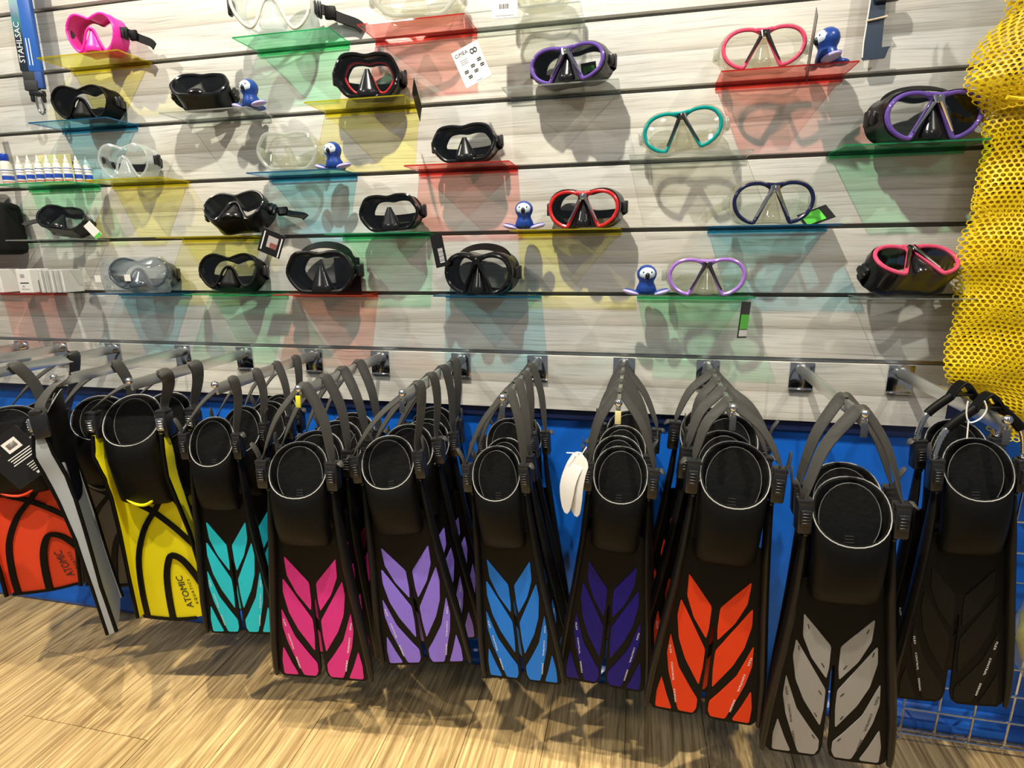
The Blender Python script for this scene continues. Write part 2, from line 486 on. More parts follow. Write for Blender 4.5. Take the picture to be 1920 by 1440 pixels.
# ------------------------------------------------------------------ acrylic shelves
SHD = 0.098; SHT = 0.003
sm = MB()
sm.box((0, -SHD / 2 + 0.004, 0), (0.255, SHD + 0.008, SHT))
sm.box((0, -0.0025, -0.0065), (0.255, SHT, 0.010))
for i, f in enumerate(sm.f):
    q = [Vector(sm.v[k]) for k in f]; ar = (q[1] - q[0]).length * (q[2] - q[1]).length
    sm.m[i] = 0 if ar > 0.255 * 0.008 else 1
SHELF_ME = sm.mesh('shelf', 0)
SHELVES = {}


def shelf(key, lev, px0, px1, col, label):
    z = GZ(lev)
    x = (xat(px0, 0, z) + xat(px1, 0, z)) / 2
    o = inst(SHELF_ME, 'acrylic_shelf', ACR[col])
    o.location = (x, 0, z + 0.0005); o.rotation_euler = (R(-1.0), 0, 0)
    tag(o, label, 'shelf', 'acrylic shelves on the slat wall')
    SHELVES[key] = (x, z + 0.0042, o)


SH = [('magenta', 5, 130, 287, 'yellow', 'yellow acrylic shelf under the bright pink mask'),
      ('white', 5, 485, 655, 'green', 'green acrylic shelf under the white skirted mask at the top'),
      ('topclear', 5, 705, 895, 'red', 'red acrylic shelf under the clear mask at the top edge'),
      ('topcard', 5, 905, 1080, 'clear', 'clear acrylic shelf at the top behind the white barcode card'),
      ('f2', 4, 110, 268, 'blue', 'blue acrylic shelf under the black mask beside the webbing strap'),
      ('f3', 4, 350, 512, 'clear', 'clear acrylic shelf under the upturned black mask and a toy seal'),
      ('f6', 4, 610, 787, 'yellow', 'yellow acrylic shelf under the black mask with a red inner frame'),
      ('s1', 4, 957, 1165, 'clear', 'clear acrylic shelf under the purple and black mask with a green tag'),
      ('s2', 4, 1339, 1582, 'red', 'red acrylic shelf under the pink framed clear mask'),
      ('bottles', 3, 55, 190, 'green', 'green acrylic shelf under the row of small bottles'),
      ('f8', 3, 205, 360, 'yellow', 'yellow acrylic shelf under the frosted white mask'),
      ('f9', 3, 505, 672, 'blue', 'blue acrylic shelf under a clear mask and a toy seal'),
      ('f7', 3, 787, 970, 'red', 'red acrylic shelf under the black wide-skirt mask'),
      ('s3', 3, 1180, 1400, 'clear', 'clear acrylic shelf under the teal framed mask'),
      ('s4', 3, 1561, 1800, 'green', 'green acrylic shelf under the purple and black mask beside the yellow net'),
      ('f10', 2, 75, 203, 'clear', 'clear acrylic shelf under the leftmost black mask'),
      ('f11', 2, 345, 490, 'yellow', 'yellow acrylic shelf under the black mask with a folded picture tag'),
      ('f12', 2, 645, 812, 'green', 'green acrylic shelf under the single lens black mask in the middle'),
      ('s5', 2, 972, 1165, 'yellow', 'yellow acrylic shelf under the red framed mask and a toy seal'),
      ('s6', 2, 1327, 1550, 'blue', 'blue acrylic shelf under the navy framed clear mask'),
      ('boxes', 1, -5, 133, 'red', 'red acrylic shelf under the white cartons'),
      ('pkg', 1, 222, 362, 'blue', 'blue acrylic shelf under the bagged grey mask'),
      ('f13', 1, 395, 540, 'green', 'green acrylic shelf under the small black mask next to the bagged one'),
      ('f14', 1, 548, 712, 'orange', 'orange acrylic shelf under the black mask with a box behind it'),
      ('s9', 1, 832, 1020, 'blue', 'blue acrylic shelf under the black twin lens mask'),
      ('s7', 1, 1187, 1410, 'green', 'green acrylic shelf under the lilac mask and a toy seal'),
      ('s8', 1, 1590, 1835, 'clear', 'clear acrylic shelf under the tilted pink and black mask')]
for a in SH: shelf(*a)

# ------------------------------------------------------------------ diving masks
LENSR = [(0.0085, 0.0615), (0.0105, 0.071), (0.027, 0.0785), (0.050, 0.0775), (0.067, 0.068), (0.076, 0.051), (0.075, 0.033), (0.066, 0.017),
         (0.052, 0.0065), (0.042, 0.0028), (0.0375, 0.0022), (0.0345, 0.0055), (0.0285, 0.018), (0.0185, 0.0395)]
OUTTWIN = [(0, 0.0815), (0.014, 0.083), (0.032, 0.087), (0.054, 0.0855), (0.073, 0.074), (0.0825, 0.053), (0.081, 0.031), (0.071, 0.012), (0.053, 0.001), (0.036, -0.001),
           (0.020, 0.001), (0, 0.001)]
AVI = [(0, 0.0705), (0.018, 0.076), (0.042, 0.081), (0.064, 0.073), (0.078, 0.052), (0.075, 0.030), (0.061, 0.010), (0.047, 0.001), (0.037, 0.004),
       (0.025, 0.022), (0.014, 0.043), (0, 0.051)]
AVIOUT = [(0, 0.072), (0.018, 0.078), (0.042, 0.083), (0.066, 0.075), (0.0805, 0.052), (0.077, 0.028), (0.062, 0.008), (0.046, -0.002), (0.02, -0.001), (0, 0.0)]
HEX = [(0, 0.080), (0.028, 0.084), (0.056, 0.081), (0.070, 0.067), (0.0805, 0.044), (0.072, 0.022), (0.052, 0.003), (0.030, 0.0), (0, 0.0)]
HEXL = [(0, 0.077), (0.028, 0.081), (0.054, 0.078), (0.067, 0.066), (0.077, 0.044), (0.069, 0.024), (0.050, 0.0065), (0.033, 0.005), (0.022, 0.018), (0.010, 0.042), (0, 0.048)]


def P3(y): return lambda p: Vector((p[0], y, p[1]))


def scl(pts, k, y, c=(0, 0.042), kz=None):
    kz = kz or k
    return [Vector((c[0] + (p[0] - c[0]) * k, y, c[1] + (p[1] - c[1]) * kz)) for p in pts]


MASK_CACHE = {}


def mask_meshes(kind):
    if kind in MASK_CACHE: return MASK_CACHE[kind]
    d = {}
    if kind == 'twin':
        lr = [tuple(p) for p in crom(LENSR, 56)]; ll = [(-x, z) for x, z in lr]
        out = [tuple(p) for p in crom(mirror(OUTTWIN), 64)]
        fr = MB()
        for lp in (lr, ll):
            fr.tube([Vector((x, -0.003, z)) for x, z in scl2(lp, 1.035)], 0.0042, 8, True)
        fr.tube([(-0.016, -0.004, 0.0775), (0, -0.005, 0.0755), (0.016, -0.004, 0.0775)], 0.005, 8)
        d['frame'] = fr.mesh('frame')
        br = MB()
        for s in (1, -1):
            br.tube([(s * 0.004, -0.0075, 0.074), (s * 0.007, -0.009, 0.062), (s * 0.020, -0.008, 0.036), (s * 0.0325, -0.007, 0.012)], 0.0033, 8, scales=[1.6, 1.35, 0.9, 0.6])
        br.ellipsoid((0, -0.008, 0.069), (0.006, 0.004, 0.008))
        d['nose_bridge'] = br.mesh('nose_bridge')
        d['lens'] = [MB().plate([lr], 0.0018, P3(-0.003), (0, 1, 0)).mesh('lens', 30), MB().plate([ll], 0.0018, P3(-0.003), (0, 1, 0)).mesh('lens', 30)]
        sk = MB().plate([out, [(x, z) for x, z in scl2(lr, 0.985)], [(x, z) for x, z in scl2(ll, 0.985)]], 0.0016, P3(0.0), (0, 1, 0))
        nosetop, full = 0.062, out
    else:
        A, B = (AVI, AVIOUT) if kind == 'aviator' else (HEXL, HEX)
        ln = [tuple(p) for p in crom(mirror(A), 64)]; out = [tuple(p) for p in crom(mirror(B), 64)]
        fr = MB()
        rim = ln if kind == 'aviator' else [tuple(p) for p in crom(mirror(HEX), 64)]
        fr.tube([Vector((x, -0.002, z)) for x, z in rim], 0.0033 if kind == 'aviator' else 0.0045, 8, True)
        d['rim'] = fr.mesh('rim')
        if kind == 'single':
            d['lens_frame'] = MB().tube([Vector((x, 0.026, z)) for x, z in scl2(ln, 0.80, (0.004, 0.045))], 0.0028, 8, True).mesh('lens_frame')
        d['lens'] = [MB().plate([ln], 0.0018, P3(-0.002), (0, 1, 0)).mesh('lens', 30)]
        sk = MB()
        nosetop = 0.050 if kind == 'aviator' else 0.056
        full = out
    o = out
    if kind == 'single':
        rings = [scl(o, 1.0, 0.0), scl(o, 1.01, 0.012), scl(o, 0.99, 0.034), scl(o, 0.97, 0.052), scl(o, 1.02, 0.056), scl(o, 0.86, 0.060, (0, 0.048)), scl(o, 0.76, 0.056, (0, 0.050), 0.70), scl(o, 0.74, 0.050, (0, 0.050), 0.68)]
    else:
        rings = [scl(o, 1.0, 0.0), scl(o, 1.04, 0.015), scl(o, 1.0, 0.040), scl(o, 1.03, 0.056), scl(o, 0.96, 0.061), scl(o, 0.84, 0.059, (0, 0.047)), scl(o, 0.83, 0.054, (0, 0.047))]
    sk.loft(rings)
    d['skirt'] = sk.mesh('skirt', 50)
    nz = MB(); rr = []
    for i in range(9):
        t = i / 8
        z = nosetop * (1 - t) + 0.0 * t
        wd = (0.0045 + 0.0165 * t ** 0.9) if kind == 'twin' else (0.0055 + 0.027 * t); dp = 0.005 + 0.019 * t ** 1.1
        if i == 8: wd *= 0.8; dp *= 0.8
        rr.append([Vector((wd * math.copysign(abs(math.cos(a)) ** 0.8, math.cos(a)), 0.006 - dp * math.sin(a) * (1 if math.sin(a) > 0 else 0.35), z)) for a in [6.28319 * k / 20 for k in range(20)]])
    nz.loft(rr, True, True, True)
    d['nose_pocket'] = nz.mesh('nose_pocket', 55)
    d['buckle'] = []
    for s in (1, -1):
        b = MB().rbox((s * 0.087, 0.030, 0.044), (0.010, 0.026, 0.024), 0.003)
        b.rbox((s * 0.0915, 0.033, 0.044), (0.008, 0.014, 0.030), 0.003)
        d['buckle'].append(b.mesh('buckle'))
    MASK_CACHE[kind] = d
    return d


def scl2(lp, k, c=None):
    if c is None:
        c = (sum(p[0] for p in lp) / len(lp), sum(p[1] for p in lp) / len(lp))
    return [(c[0] + (p[0] - c[0]) * k, c[1] + (p[1] - c[1]) * k) for p in lp]


def mask_strap(mode):
    k = 'strap_' + mode
    if k in MASK_CACHE: return MASK_CACHE[k]
    m = MB()
    if mode == 'arch':
        pts = [(0.064 * math.cos(a), 0.030 + 0.012 * math.sin(a), 0.070 + 0.030 * math.sin(a)) for a in [math.pi * i / 22 for i in range(23)]]
        pts = [(0.088, 0.032, 0.046)] + pts + [(-0.088, 0.032, 0.046)]
        m.ribbon(pts, (0, 0.85, 0.5), 0.026, 0.0026)
    elif mode == 'side':
        m.ribbon(crom([(0.090, 0.034, 0.046), (0.105, 0.036, 0.043), (0.130, 0.038, 0.033), (0.165, 0.036, 0.022), (0.178, 0.034, 0.012)], 14, False), (0, 0.1, 1), 0.019, 0.003)
        m.rbox((0.112, 0.036, 0.040), (0.024, 0.010, 0.024), 0.003)
    elif mode == 'sideleft':
        m.ribbon(crom([(-0.090, 0.034, 0.040), (-0.106, 0.030, 0.032), (-0.128, 0.024, 0.016), (-0.134, 0.022, 0.006)], 12, False), (0, 0.1, 1), 0.018, 0.003)
    else:
        pts = [(0.092 * math.cos(a), 0.034 + 0.038 * math.sin(a) ** 0.6 if math.sin(a) > 0 else 0.034, 0.042 - 0.012 * max(0, math.sin(a))) for a in [math.pi * i / 22 for i in range(23)]]
        m.ribbon(pts, (0, 0.15, 1), 0.020, 0.0026)
    MASK_CACHE[k] = m.mesh('strap')
    return MASK_CACHE[k]


def mask(kind, key, cx, wpx, label, skirt, frame=None, bridge=None, yaw=0, pitch=0, roll=0, strap='back', strapmat=None, front=-0.094, lens=None, inner=None, name='diving_mask', hp=None, dz=0.0):
    xs, zs, _ = SHELVES[key]
    Y = front + 0.01
    zc = zs + 0.04
    x = xat(cx, Y, zc)
    wid = xat(cx + wpx / 2, Y, zc) - xat(cx - wpx / 2, Y, zc)
    s = wid / (0.166 * math.cos(R(yaw)) + 0.02 * abs(math.sin(R(yaw))))
    d = mask_meshes(kind)
    r = thing(name, label, 'mask', 'diving masks on the acrylic shelves')
    if kind == 'twin':
        inst(d['frame'], 'frame', frame, r); inst(d['nose_bridge'], 'nose_bridge', bridge or CHROME, r)
    else:
        inst(d['rim'], 'rim', frame or skirt, r)
        if kind == 'single' and inner: inst(d['lens_frame'], 'lens_frame', inner, r)
    for l in d['lens']: inst(l, 'lens', lens or LENS, r)
    inst(d['skirt'], 'skirt', skirt, r); inst(d['nose_pocket'], 'nose_pocket', skirt, r)
    for b in d['buckle']: inst(b, 'buckle', SILRIM if skirt in (SILI, SILW) and strapmat is None else BLKPL, r)
    if strap: inst(mask_strap(strap), 'strap', strapmat or (SILI if skirt in (SILI, SILW) else RUBBER), r)
    r.rotation_euler = (R(pitch), R(roll), R(yaw)); r.scale = (s, s, s)
    bpy.context.view_layer.update()
    # stand on the shelf with the front near the shelf's front edge, at its real size
    core = [c for c in r.children if c.name.split('.')[0] in ('rim', 'frame')]
    for it in range(4):
        bpy.context.view_layer.update()
        vs = [c.matrix_world @ v.co for c in core for v in c.data.vertices]
        px = [pix(v)[0] for v in vs]
        k = wpx / (max(px) - min(px))
        if it < 3:
            r.scale = [q * k for q in r.scale]
            if hp:
                py = [pix(v)[1] for v in vs]
                r.scale.z = max(0.75 * r.scale.x, min(1.3 * r.scale.x, r.scale.z / k * hp / (max(py) - min(py))))
        r.location.x += (xat(cx, Y, zc) - xat((max(px) + min(px)) / 2, Y, zc))
        r.location.y += front - min(v.y for v in vs)
        av = [c.matrix_world @ v.co for c in r.children for v in c.data.vertices if not c.name.startswith('strap') or strap == 'sideleft']
        r.location.z += zs + dz - min(v.z for v in av) + 0.0006
    ymax = max(v.y for v in world_verts(r))
    if ymax > -0.003: r.location.y -= ymax + 0.003
    return r


def col(name, c, rough=0.25): return pbr('mask ' + name, c, rough, spec=0.5, var=0.06)


PURP = col('purple', (0.13, 0.07, 0.34)); LILAC = col('lilac', (0.33, 0.16, 0.56)); PINKF = col('pink', (0.66, 0.07, 0.15)); TEALF = col('teal', (0.0, 0.26, 0.24))
NAVYF = col('navy', (0.008, 0.010, 0.05)); REDF = col('red', (0.55, 0.02, 0.02)); MAGE = col('magenta', (0.80, 0.02, 0.36), 0.4); BLKF = col('black', (0.006, 0.006, 0.006), 0.15)
GREYSK = clearmat('smoky grey silicone', (0.45, 0.50, 0.55), 0.08, 0.4, (0.16, 0.20, 0.25), 0.45, 0.2)
SMOKE = clearmat('smoke mirrored lens', (0.62, 0.62, 0.62), 0.10, 0.5, rough=0.03)
DKCHROME = pbr('dark chrome', (0.22, 0.20, 0.19), 0.18, 1.0, var=0.1)

mask('twin', 's1', 1066, 138, 'purple framed mask with black skirt and a green tag seen through the lens', RUBBERG, PURP, CHROME, -14, hp=80)
mask('twin', 's2', 1433, 160, 'pink framed mask with clear skirt on the red shelf at the top right', SILI, PINKF, DKCHROME, -2, hp=86)
mask('twin', 's3', 1281, 150, 'teal framed mask with clear skirt on a clear shelf', SILI, TEALF, DKCHROME, -6, 0, -6, hp=90)
mask('twin', 's4', 1745, 184, 'purple framed mask with black skirt beside the yellow net bag', RUBBERG, PURP, CHROME, 10, strap='arch', hp=94)
mask('twin', 's5', 1095, 132, 'red framed mask with black skirt on a yellow shelf', RUBBERG, REDF, CHROME, -8, hp=74)
mask('twin', 's6', 1451, 155, 'navy framed mask with clear skirt on the right hand blue shelf', SILI, NAVYF, CHROME, 3, strap='sideleft', hp=83)
mask('twin', 's7', 1326, 147, 'lilac framed mask with clear skirt next to a toy seal on the bottom shelf row', SILI, LILAC, DKCHROME, -2, hp=72)
mask('twin', 's8', 1704, 160, 'pink framed mask with black skirt lying tilted back on a clear shelf', RUBBERG, PINKF, DKCHROME, 10, -50)
mask('twin', 's9', 896, 125, 'all black twin lens mask with its strap arched over the top', RUBBERG, BLKF, BLKF, -5, strap='arch', hp=77)
mask('aviator', 'magenta', 169, 94, 'bright pink frameless mask with a black side strap', MAGE, MAGE, None, 6, strap='side', strapmat=RUBBER, hp=78)
mask('aviator', 'f2', 150, 110, 'black frameless mask below the bright pink mask', RUBBER, RUBBER, None, 8, hp=66)
mask('single', 'f3', 382, 112, 'black mask tipped back on a clear shelf beside a toy seal', RUBBERG, RUBBERG, None, 12, -40)
mask('aviator', 'white', 527, 150, 'pale mask with frosted skirt on the top green shelf', SILW, pbr('cream silicone', (0.62, 0.60, 0.50), 0.4), None, 18, strap='side', strapmat=RUBBER, hp=96)
mask('single', 'topclear', 785, 165, 'crystal clear mask with white straps on the top red shelf', SILI, SILRIM, None, 10, hp=96)
mask('single', 'f6', 689, 126, 'black single lens mask with a red inner frame', RUBBERG, BLKF, None, 12, inner=REDF, strap='back', hp=88)
mask('single', 'f7', 870, 122, 'black wide-skirt mask on a red shelf in the middle', RUBBERG, RUBBERG, None, 2, roll=-3, hp=77)
mask('aviator', 'f8', 231, 97, 'frosted white mask with a black strap beside the bottles', SILW, SILW, None, 10, strap='back', strapmat=RUBBER, hp=66)
mask('single', 'f9', 538, 116, 'clear mask on the left hand blue shelf beside a toy seal', SILI, SILRIM, None, 8, hp=76)
mask('single', 'f10', 116, 94, 'black mask leaning back on the leftmost clear shelf', RUBBERG, RUBBERG, None, 12, -30, 8, strap='sideleft')
mask('aviator', 'f11', 450, 114, 'black mask leaning back with a folded picture tag', RUBBERG, RUBBERG, None, 8, -35, -4, strap='side')
mask('single', 'f12', 729, 113, 'black single lens mask on the green shelf in the middle', RUBBERG, BLKF, None, 4, roll=-3, hp=74)
mask('aviator', 'f13', 436, 112, 'small black mask on a green shelf next to the bagged mask', RUBBER, RUBBER, None, 14, -14, hp=66)
mask('single', 'f14', 601, 129, 'black mask with arched strap and raised lettering on the orange shelf', RUBBERG, RAILBLK, None, 8, strap='arch', strapmat=RAILBLK, hp=82)
pk = mask('aviator', 'pkg', 272, 112, 'smoky grey mask lying inside a clear plastic bag', GREYSK, GREYSK, None, 18, -16, name='bagged_mask')

# ------------------------------------------------------------------ chrome hooks
HOOKX = {'black': 0.597, 'grey': 0.387, 'red': 0.174, 'navy': -0.0285, 'blue': -0.251, 'purple': -0.46, 'pink': -0.695, 'teal': -0.90,
         'yellow': -1.126, 'silver': -1.338, 'orange': -1.593, 'left': -1.795, 'far': -1.951}
HL = 0.392; HTOP = 0.957
hb = MB().rbox((0, -0.0012, -0.004), (0.054, 0.0024, 0.066), 0.0008)
hb.box((0, 0.006, 0.0285), (0.054, 0.012, 0.0022))
hb.rbox((0, -0.004, -0.036), (0.054, 0.008, 0.003), 0.001)
HB_ME = hb.mesh('backplate')
HA_ME = MB().rbox((0, -HL / 2, 0), (0.0075, HL, 0.026), 0.0015).tube([(0, -0.0005, 0.004), (0, -0.014, 0.004)], 0.014, 14).mesh('arm')
HE_ME = MB().ellipsoid((0, -HL - 0.004, 0.011), (0.0078, 0.0078, 0.0078)).tube([(0, -HL + 0.004, 0.011), (0, -HL - 0.003, 0.011)], 0.0045, 10).mesh('end_ball')
WORD = {'black': 'the all black fin at the right edge', 'grey': 'the silver grey fins', 'red': 'the red fins in the right half', 'navy': 'the navy fins', 'blue': 'the bright blue fins',
        'purple': 'the purple fins', 'pink': 'the pink fins', 'teal': 'the turquoise fins', 'yellow': 'the yellow fin', 'silver': 'the edge-on silver fin',
        'orange': 'the orange red fin at the left edge', 'left': 'a black strap near the left edge, second hook in', 'far': 'nothing to be seen, the leftmost hook'}
for k, x in HOOKX.items():
    lab = {'left': 'chrome display hook, second from the left edge of the wall', 'far': 'chrome display hook, leftmost on the wall'}.get(k, 'chrome display hook carrying ' + WORD[k])
    h = thing('display_hook', lab, 'hook', 'chrome hooks in the lowest groove', (x, 0, HTOP - 0.013))
    inst(HB_ME, 'backplate', CHROME, h, (0, 0, -0.011)); inst(HA_ME, 'arm', ARMST, h); inst(HE_ME, 'end_ball', CHROME, h)

# ------------------------------------------------------------------ split fins (feathered blades)
def sup(c, hw, a, n=32, p=2.6, sx=1.0):
    out = []
    for i in range(n):
        t = 6.28319 * i / n; ct, st = math.cos(t), math.sin(t)
        out.append(Vector(c) + Vector((hw * math.copysign(abs(ct) ** (2 / p), ct), 0, 0)) + Vector(a) * math.copysign(abs(st) ** (2 / p), st))
    return out


def pocket_meshes(hw=0.065, toe=-0.135, key='A'):
    R0 = [((0, -0.006, 0.050), hw, (0, 0.038, 0.054)), ((0, -0.012, 0.020), hw * 0.97, (0, 0.042, 0.050)), ((0, -0.014, -0.025), hw * 0.95, (0, 0.040, 0.034)),
          ((0, -0.012, -0.075), hw * 0.93, (0, 0.034, 0.016)), ((0, -0.006, toe + 0.018), hw * 0.92, (0, 0.024, 0.006)), ((0, 0.0, toe), hw * 0.80, (0, 0.012, 0.001))]
    outer = [sup(*r, p=2.15 + 0.12 * i) for i, r in enumerate(R0)]
    inner = [sup(r[0], r[1] * 0.93, [q * 0.93 for q in r[2]], p=2.15 + 0.12 * i) for i, r in enumerate(R0[:5])]
    m = MB(); m.loft([inner[0]] + outer, True, False, True)
    i_ = MB(); i_.loft(inner, True, False, True)
    rim = MB(); rim.tube(sup(*R0[0], p=2.15), 0.0012, 6, True, wdir=(0.3, 0.9, 0.2))
    ins = MB()
    el = [(0.052 * math.cos(6.28319 * k / 28), 0.068 * math.sin(6.28319 * k / 28) * (1.0 if math.sin(6.28319 * k / 28) < 0 else 0.95)) for k in range(28)]
    dz = Vector((0, 0.24, 0.97)).normalized(); nn = Vector((0, -0.97, 0.24))
    c0 = Vector((0, 0.004, 0.034))
    to3 = lambda p: c0 + Vector((p[0], 0, 0)) + dz * p[1]
    ins.plate([el], 0.003, to3, nn)
    irim = MB(); irim.tube([to3(p) + nn * 0.003 for p in el], 0.0009, 6, True, wdir=(0.1, 0.9, 0.3))
    mark = MB()
    for q in range(3):
        mark.box(to3((0, -0.046 + q * 0.006)) + nn * 0.0034, (0.016 - q * 0.001, 0.0008, 0.0012))
    return [('foot_pocket', m.mesh('foot_pocket', 60), RUBBER), ('lining', i_.mesh('lining', 60), INSOLE), ('rim', rim.mesh('rim'), RIMGREY), ('insole', ins.mesh('insole'), INSOLE),
            ('insole_edge', irim.mesh('insole_edge'), RIMDIM), ('size_mark', mark.mesh('size_mark', 0), STRAP)]


RAILP = [(0.0725, 0.0), (0.075, -0.05), (0.079, -0.10), (0.086, -0.17), (0.095, -0.25), (0.105, -0.33), (0.114, -0.41), (0.119, -0.48), (0.1195, -0.508)]


def railx(z):
    for (x0, z0), (x1, z1) in zip(RAILP, RAILP[1:]):
        if z1 <= z <= z0: return x0 + (x1 - x0) * (z0 - z) / (z0 - z1)
    return RAILP[-1][0] if z < -0.4 else RAILP[0][0]


FIN = {}
bl = []
zz = [-0.10, -0.17, -0.25, -0.33, -0.41, -0.47]
half = [(0.0, -0.085)] + [(railx(z) - 0.004, z) for z in zz] + [(0.113, -0.502), (0.104, -0.512), (0.060, -0.514), (0.022, -0.513), (0.010, -0.504), (0.0055, -0.485), (0.0045, -0.40), (0.0042, -0.30), (0.002, -0.285), (0, -0.283)]
FIN['blade'] = MB().plate([mirror(half)], 0.006, lambda p: Vector((p[0], 0.004 + 0.10 * p[1] * p[1] * 0.4, p[1])), (0, 1, 0)).mesh('blade', 25)
FEATH = [[(0.062, -0.172), (0.0605, -0.222), (0.042, -0.270), (0.0115, -0.316), (0.0085, -0.290), (0.0085, -0.240)],
         [(0.072, -0.231), (0.0755, -0.270), (0.067, -0.325), (0.049, -0.372), (0.014, -0.432), (0.0105, -0.387), (0.0105, -0.342)],
         [(0.085, -0.316), (0.088, -0.364), (0.080, -0.411), (0.062, -0.470), (0.050, -0.506), (0.019, -0.506), (0.0125, -0.492), (0.0125, -0.468), (0.030, -0.443), (0.060, -0.395)],
         [(0.094, -0.425), (0.101, -0.466), (0.1005, -0.506), (0.064, -0.506), (0.078, -0.472)]]


def roundpoly(pts, n=4, k=0.16):
    out = []
    m = len(pts)
    for i in range(m):
        a, b, c = Vector(pts[i - 1]), Vector(pts[i]), Vector(pts[(i + 1) % m])
        p0 = b + (a - b) * min(k, 0.006 / max((a - b).length, 1e-4)); p1 = b + (c - b) * min(k, 0.006 / max((c - b).length, 1e-4))
        for q in range(n):
            t = q / (n - 1); out.append(tuple(p0 * (1 - t) ** 2 + b * 2 * t * (1 - t) + p1 * t * t))
    return out


def onblade(off): return lambda p: Vector((p[0], 0.004 + 0.04 * p[1] * p[1] - off, p[1]))


FIN['feather'] = []
for s in (1, -1):
    for f in FEATH:
        me = MB().plate([roundpoly([(s * x, z) for x, z in f])], 0.0016, onblade(0.0016), (0, 1, 0))
        FIN['feather'].append(me.mesh('feather', 25))
tk = MB()
for s in (1, -1):
    for x, z, an in ((0.020, -0.285, 60), (0.020, -0.350, 55), (0.024, -0.405, 62), (0.024, -0.460, 55), (0.052, -0.200, 75), (0.066, -0.250, 80)):
        M = Matrix.Rotation(R(-an * s), 3, 'Y')
        tk.box((s * x, 0.004 + 0.04 * z * z - 0.0017, z), (0.010, 0.001, 0.0018), M)
FIN['tick'] = tk.mesh('grip_ridges', 0)
FIN['rail'] = []
for s in (1, -1):
    path = [Vector((s * x, 0.002 + 0.04 * z * z, z)) for x, z in RAILP]
    sec = [(0.020 * math.cos(6.28319 * i / 10), 0.0085 * math.sin(6.28319 * i / 10)) for i in range(10)]
    m = MB().sweep(path, sec, (0, 1, 0), [(0.55, 0.75), (0.8, 0.95), (1, 1), (1, 1), (0.95, 1), (0.85, 1), (0.7, 0.95), (0.5, 0.85), (0.3, 0.6)])
    FIN['rail'].append(m.mesh('rail', 60))
FIN['rivet'] = [MB().ellipsoid((s * 0.0725, -0.004, 0.001), (0.0065, 0.0085, 0.0055), nu=12, nv=8).mesh('rail_cap', 60) for s in (1, -1)]
FIN['buckle'] = []; FIN['lever'] = []
for s in (1, -1):
    b = MB().rbox((s * 0.079, -0.004, 0.036), (0.026, 0.034, 0.060), 0.005)
    b.rbox((s * 0.079, -0.006, 0.068), (0.028, 0.026, 0.010), 0.003)
    FIN['buckle'].append(b.mesh('buckle'))
    l = MB().rbox((s * 0.079, -0.023, 0.040), (0.018, 0.008, 0.030), 0.002)
    for q in range(4): l.rbox((s * 0.079, -0.0275, 0.031 + q * 0.006), (0.014, 0.003, 0.0022), 0.0008, seg=1)
    FIN['lever'].append(l.mesh('buckle_lever'))
tm = text_mesh('FLEX       CONTROL       DESIGN', 0.0085, 0.0002, 1.1)
FIN['letters'] = []
for s in (1, -1):
    b = bpy.data.meshes.new('lettering'); b = tm.copy(); b.name = 'lettering'
    a = Vector((s * 0.0835, 0, -0.345)); e = Vector((s * 0.058, 0, -0.485))
    dx = (e - a).normalized()
    up = Vector((-dx.z, 0, dx.x)) * 1
    c = (a + e) / 2; L_ = max(v.co.x for v in tm.vertices) * 2
    k = (e - a).length / L_
    for v in b.vertices:
        p = c + dx * (v.co.x * k) + up * (v.co.y * k * 0.62)
        v.co = (p.x, 0.004 + 0.04 * p.z * p.z - 0.0019 - v.co.z, p.z)
    FIN['letters'].append(b)
POCK = pocket_meshes()


def strap_mesh(apex, hb=0.071, spread=0.079, rng=random, w_=0.030):
    m = MB()
    ax, ay, az = apex
    L_ = [Vector((-spread, -0.002, hb - 0.006)), Vector((-spread * 0.98, -0.002, hb + 0.012)), Vector((-spread, -0.002, hb + 0.01)).lerp(Vector(apex), 0.5) + Vector((-0.012, rng.uniform(-0.006, 0.006), 0.006)), Vector((ax - 0.012, ay, az - 0.010)), Vector((ax, ay, az + 0.003))]
    R_ = [Vector((spread, -0.002, hb - 0.006)), Vector((spread * 0.98, -0.002, hb + 0.012)), Vector((spread, -0.002, hb + 0.01)).lerp(Vector(apex), 0.5) + Vector((0.012, rng.uniform(-0.006, 0.006), 0.006)), Vector((ax + 0.012, ay, az - 0.010))]
    path = crom(L_ + R_[::-1], 34, False)
    m.ribbon(path, [(0.95 * math.sin(math.pi * min(1, abs(i - 16.5) / 14)) * (-1 if i < 17 else 1), 1, 0) for i in range(34)], w_, 0.0032, scales=[(0.72 + 0.30 * math.exp(-((i - 16.5) / 7) ** 2), 1) for i in range(34)])
    return m.mesh('strap', 50)


TAILS = []
for q in range(3):
    t = MB()
    for_s = []
    for s in (1, -1):
        m = MB()
        if q == 0: pts = [(s * 0.084, 0, 0.052), (s * 0.093, -0.004, 0.075), (s * 0.094, -0.006, 0.105)]
        elif q == 1: pts = [(s * 0.080, 0.004, 0.055), (s * 0.094, -0.006, 0.070), (s * 0.104, -0.012, 0.062)]
        else: pts = [(s * 0.084, 0.0, 0.055), (s * 0.088, -0.008, 0.090), (s * 0.098, -0.012, 0.112)]
        m.ribbon(crom(pts, 10, False), (0, 1, 0.2), 0.017, 0.003, scales=[1] * 8 + [0.85, 0.5])
        for_s.append(m.mesh('strap_tail', 50))
    TAILS.append(for_s)


def finrot(pitch, roll, yaw):
    return (Matrix.Rotation(R(roll), 3, 'Y') @ Matrix.Rotation(R(yaw), 3, 'Z') @ Matrix.Rotation(R(pitch), 3, 'X')).to_euler()


